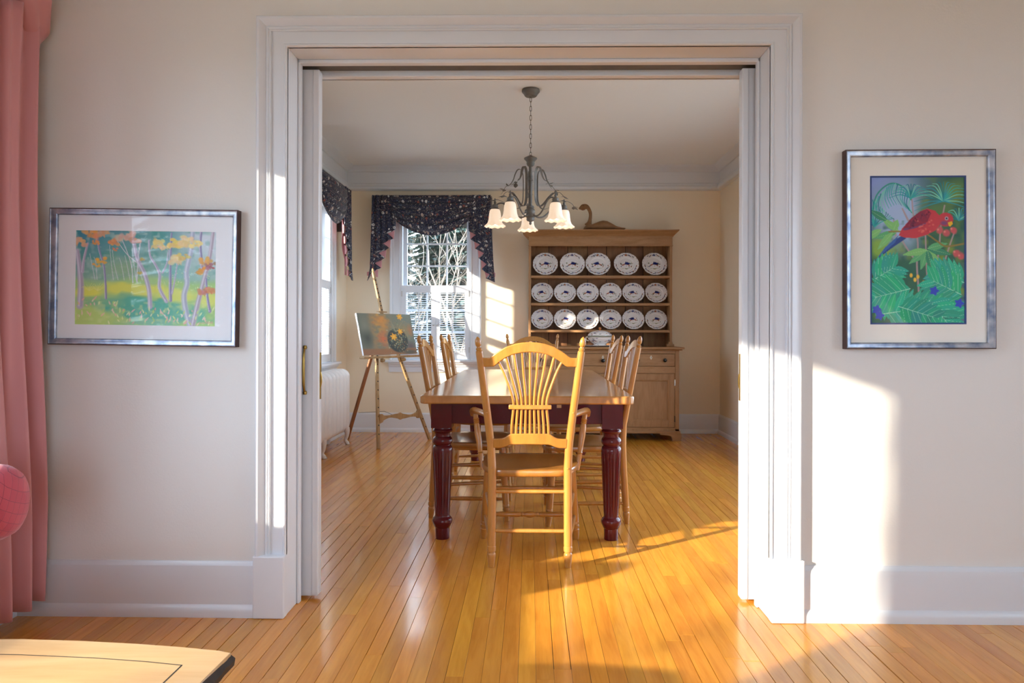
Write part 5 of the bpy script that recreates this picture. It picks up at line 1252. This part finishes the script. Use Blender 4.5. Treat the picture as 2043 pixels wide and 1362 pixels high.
# ------------------------------------------------------------------ outdoors
GZ = -1.0
gm = plain('winter_lawn', (.34, .31, .24, 1), rough=.95, var=.5, scale=3)  # lawn made paler so daylight bounces up to the ceilings
gd = MB(); gd.box(-40, 40, -40, 45, GZ - .3, GZ); struct(gd.build('ground', gm, smooth=False))
M['bark_l'] = plain('pale_bark', (.24, .20, .165, 1), rough=.9, var=.5, scale=25); M['needle'] = plain('spruce_needles', (.060, .100, .085, 1), rough=.7, var=.5, scale=4)
def bare_tree(name, label, loc, h, seed, depth=5, spread=.6, r0=.07, grp='bare trees outside'):
    o = thing(name, label, 'tree', loc, 0, grp); r = random.Random(seed); tk = MB(); br = MB()
    def grow(p, d, ln, rad, k):
        pts = [p]; q = p.copy(); dd = d.copy()
        for s_ in range(3):
            dd = (dd + Vector((r.gauss(0, .16), r.gauss(0, .16), r.gauss(.03, .10)))).normalized(); q = q + dd*ln/3; pts.append(q.copy())
        (tk if k == 0 else br).tube(pts, [rad, rad*.86, rad*.72, rad*.6], 6 if k < 2 else 4)
        if k < depth:
            for c_ in range(r.choice([2, 3, 3]) + (1 if k == 0 else 0)):
                t = r.uniform(.45, 1.0); i = min(2, int(t*3)); pp = pts[i].lerp(pts[i+1], t*3 - i)
                nd = (dd + Vector((r.gauss(0, spread), r.gauss(0, spread), r.gauss(.1, spread*.6)))).normalized()
                grow(pp, nd, ln*r.uniform(.55, .8), rad*.58, k + 1)
    grow(Vector((0, 0, 0)), Vector((r.gauss(0, .06), r.gauss(0, .06), 1)), h*.38, r0, 0)
    tk.build('trunk', M['bark_l'], o); br.build('branches', M['bark_l'], o); return o
def spruce(name, label, loc, h, rad, seed, grp='spruces outside'):
    o = thing(name, label, 'tree', loc, 0, grp); r = random.Random(seed)
    tk = MB(); tk.tube([(0, 0, 0), (0, 0, h*.5), (0, 0, h)], [.12, .08, .01], 8); tk.build('trunk', M['bark_l'], o)
    V = []; Fc = []; bm_ = MB()
    z = .5
    while z < h - .2:
        R = rad*(1 - z/h)**.5 + .08; n = max(5, int(9*R/rad + 4))
        for k in range(n):
            a = 2*math.pi*(k + r.random())/n; L = R*r.uniform(.75, 1.1); d = Vector((math.cos(a), math.sin(a), -.18)); s_ = Vector((-math.sin(a), math.cos(a), 0))
            bm_.tube([(0, 0, z), tuple(Vector((0, 0, z)) + d*L)], [.016, .004], 4)
            m_ = int(26*L) + 6
            for j in range(m_):
                t = (j + .5)/m_; p = Vector((0, 0, z)) + d*L*t + Vector((0, 0, -.10*t*t*L))
                for sd in (-1, 1):
                    ln = (.22*(1 - t) + .12)*r.uniform(.7, 1.2); e = (s_*sd + d*.7 + Vector((0, 0, r.uniform(-.5, .1)))).normalized(); w = Vector((0, 0, 1)).cross(e).normalized()*.034 + Vector((0, 0, .020))
                    b0 = len(V); q = p + e*ln; mid = p + e*ln*.5
                    V.extend([tuple(p), tuple(mid + w), tuple(q), tuple(mid - w)]); Fc.append((b0, b0+1, b0+2, b0+3))
        z += .16 + .10*r.random()
    fo = MB(); fo.v, fo.f = V, Fc; fo.build('foliage', M['needle'], o, smooth=False); bm_.build('boughs', M['bark_l'], o)
    return o
spruce('spruce_tree', 'narrow dark spruce seen in the left panes of the back window', (-2.55, 12.6, GZ), 8.0, .50, 1)
spruce('spruce_tree', 'narrow dark spruce seen in the right panes of the back window', (-1.15, 12.6, GZ), 8.0, .50, 4)
spruce('spruce_tree', 'broad dark spruce farther back, left in the back window', (-3.6, 15.0, GZ), 9.0, 1.05, 2)
spruce('spruce_tree', 'broad dark spruce farther back, middle of the back window', (-2.0, 16.3, GZ), 9.0, .70, 3)
spruce('spruce_tree', 'broad dark spruce farther back, right in the back window', (-.6, 15.2, GZ), 9.0, 1.0, 6)
spruce('spruce_tree', 'tallest dark spruce at the rear of the back window view', (-2.2, 20.2, GZ), 11.0, 2.0, 7)
bare_tree('bare_shrub', 'pale bare branching shrub close behind the back window, right panes', (-.85, 11.2, GZ), 5.4, 5, 5, .50, .032)
bare_tree('bare_shrub', 'pale bare shrub close behind the back window, left panes', (-1.75, 9.3, GZ), 4.0, 9, 6, .50, .028)
bare_tree('bare_tree', 'bare leafless tree beyond the left living-room window', (-9.5, -3.9, GZ), 8.0, 17, 5, .5, .09)
bare_tree('bare_tree', 'bare leafless tree farther along beyond the side windows', (-9.0, 7.5, GZ), 8.0, 23, 5, .5, .10)
spruce('spruce_tree', 'dark spruce in the yard mirrored low in the woodland picture glass', (-5.0, -6.2, GZ), 5.2, .95, 11)
spruce('spruce_tree', 'dark spruce farther out in the side yard by the bare tree', (-7.6, -9.5, GZ), 7.0, 1.3, 12)
bare_tree('bare_tree', 'bare leafless tree mirrored in the woodland picture glass', (-4.0, -9.5, GZ), 8.0, 31, 6, .5, .09)
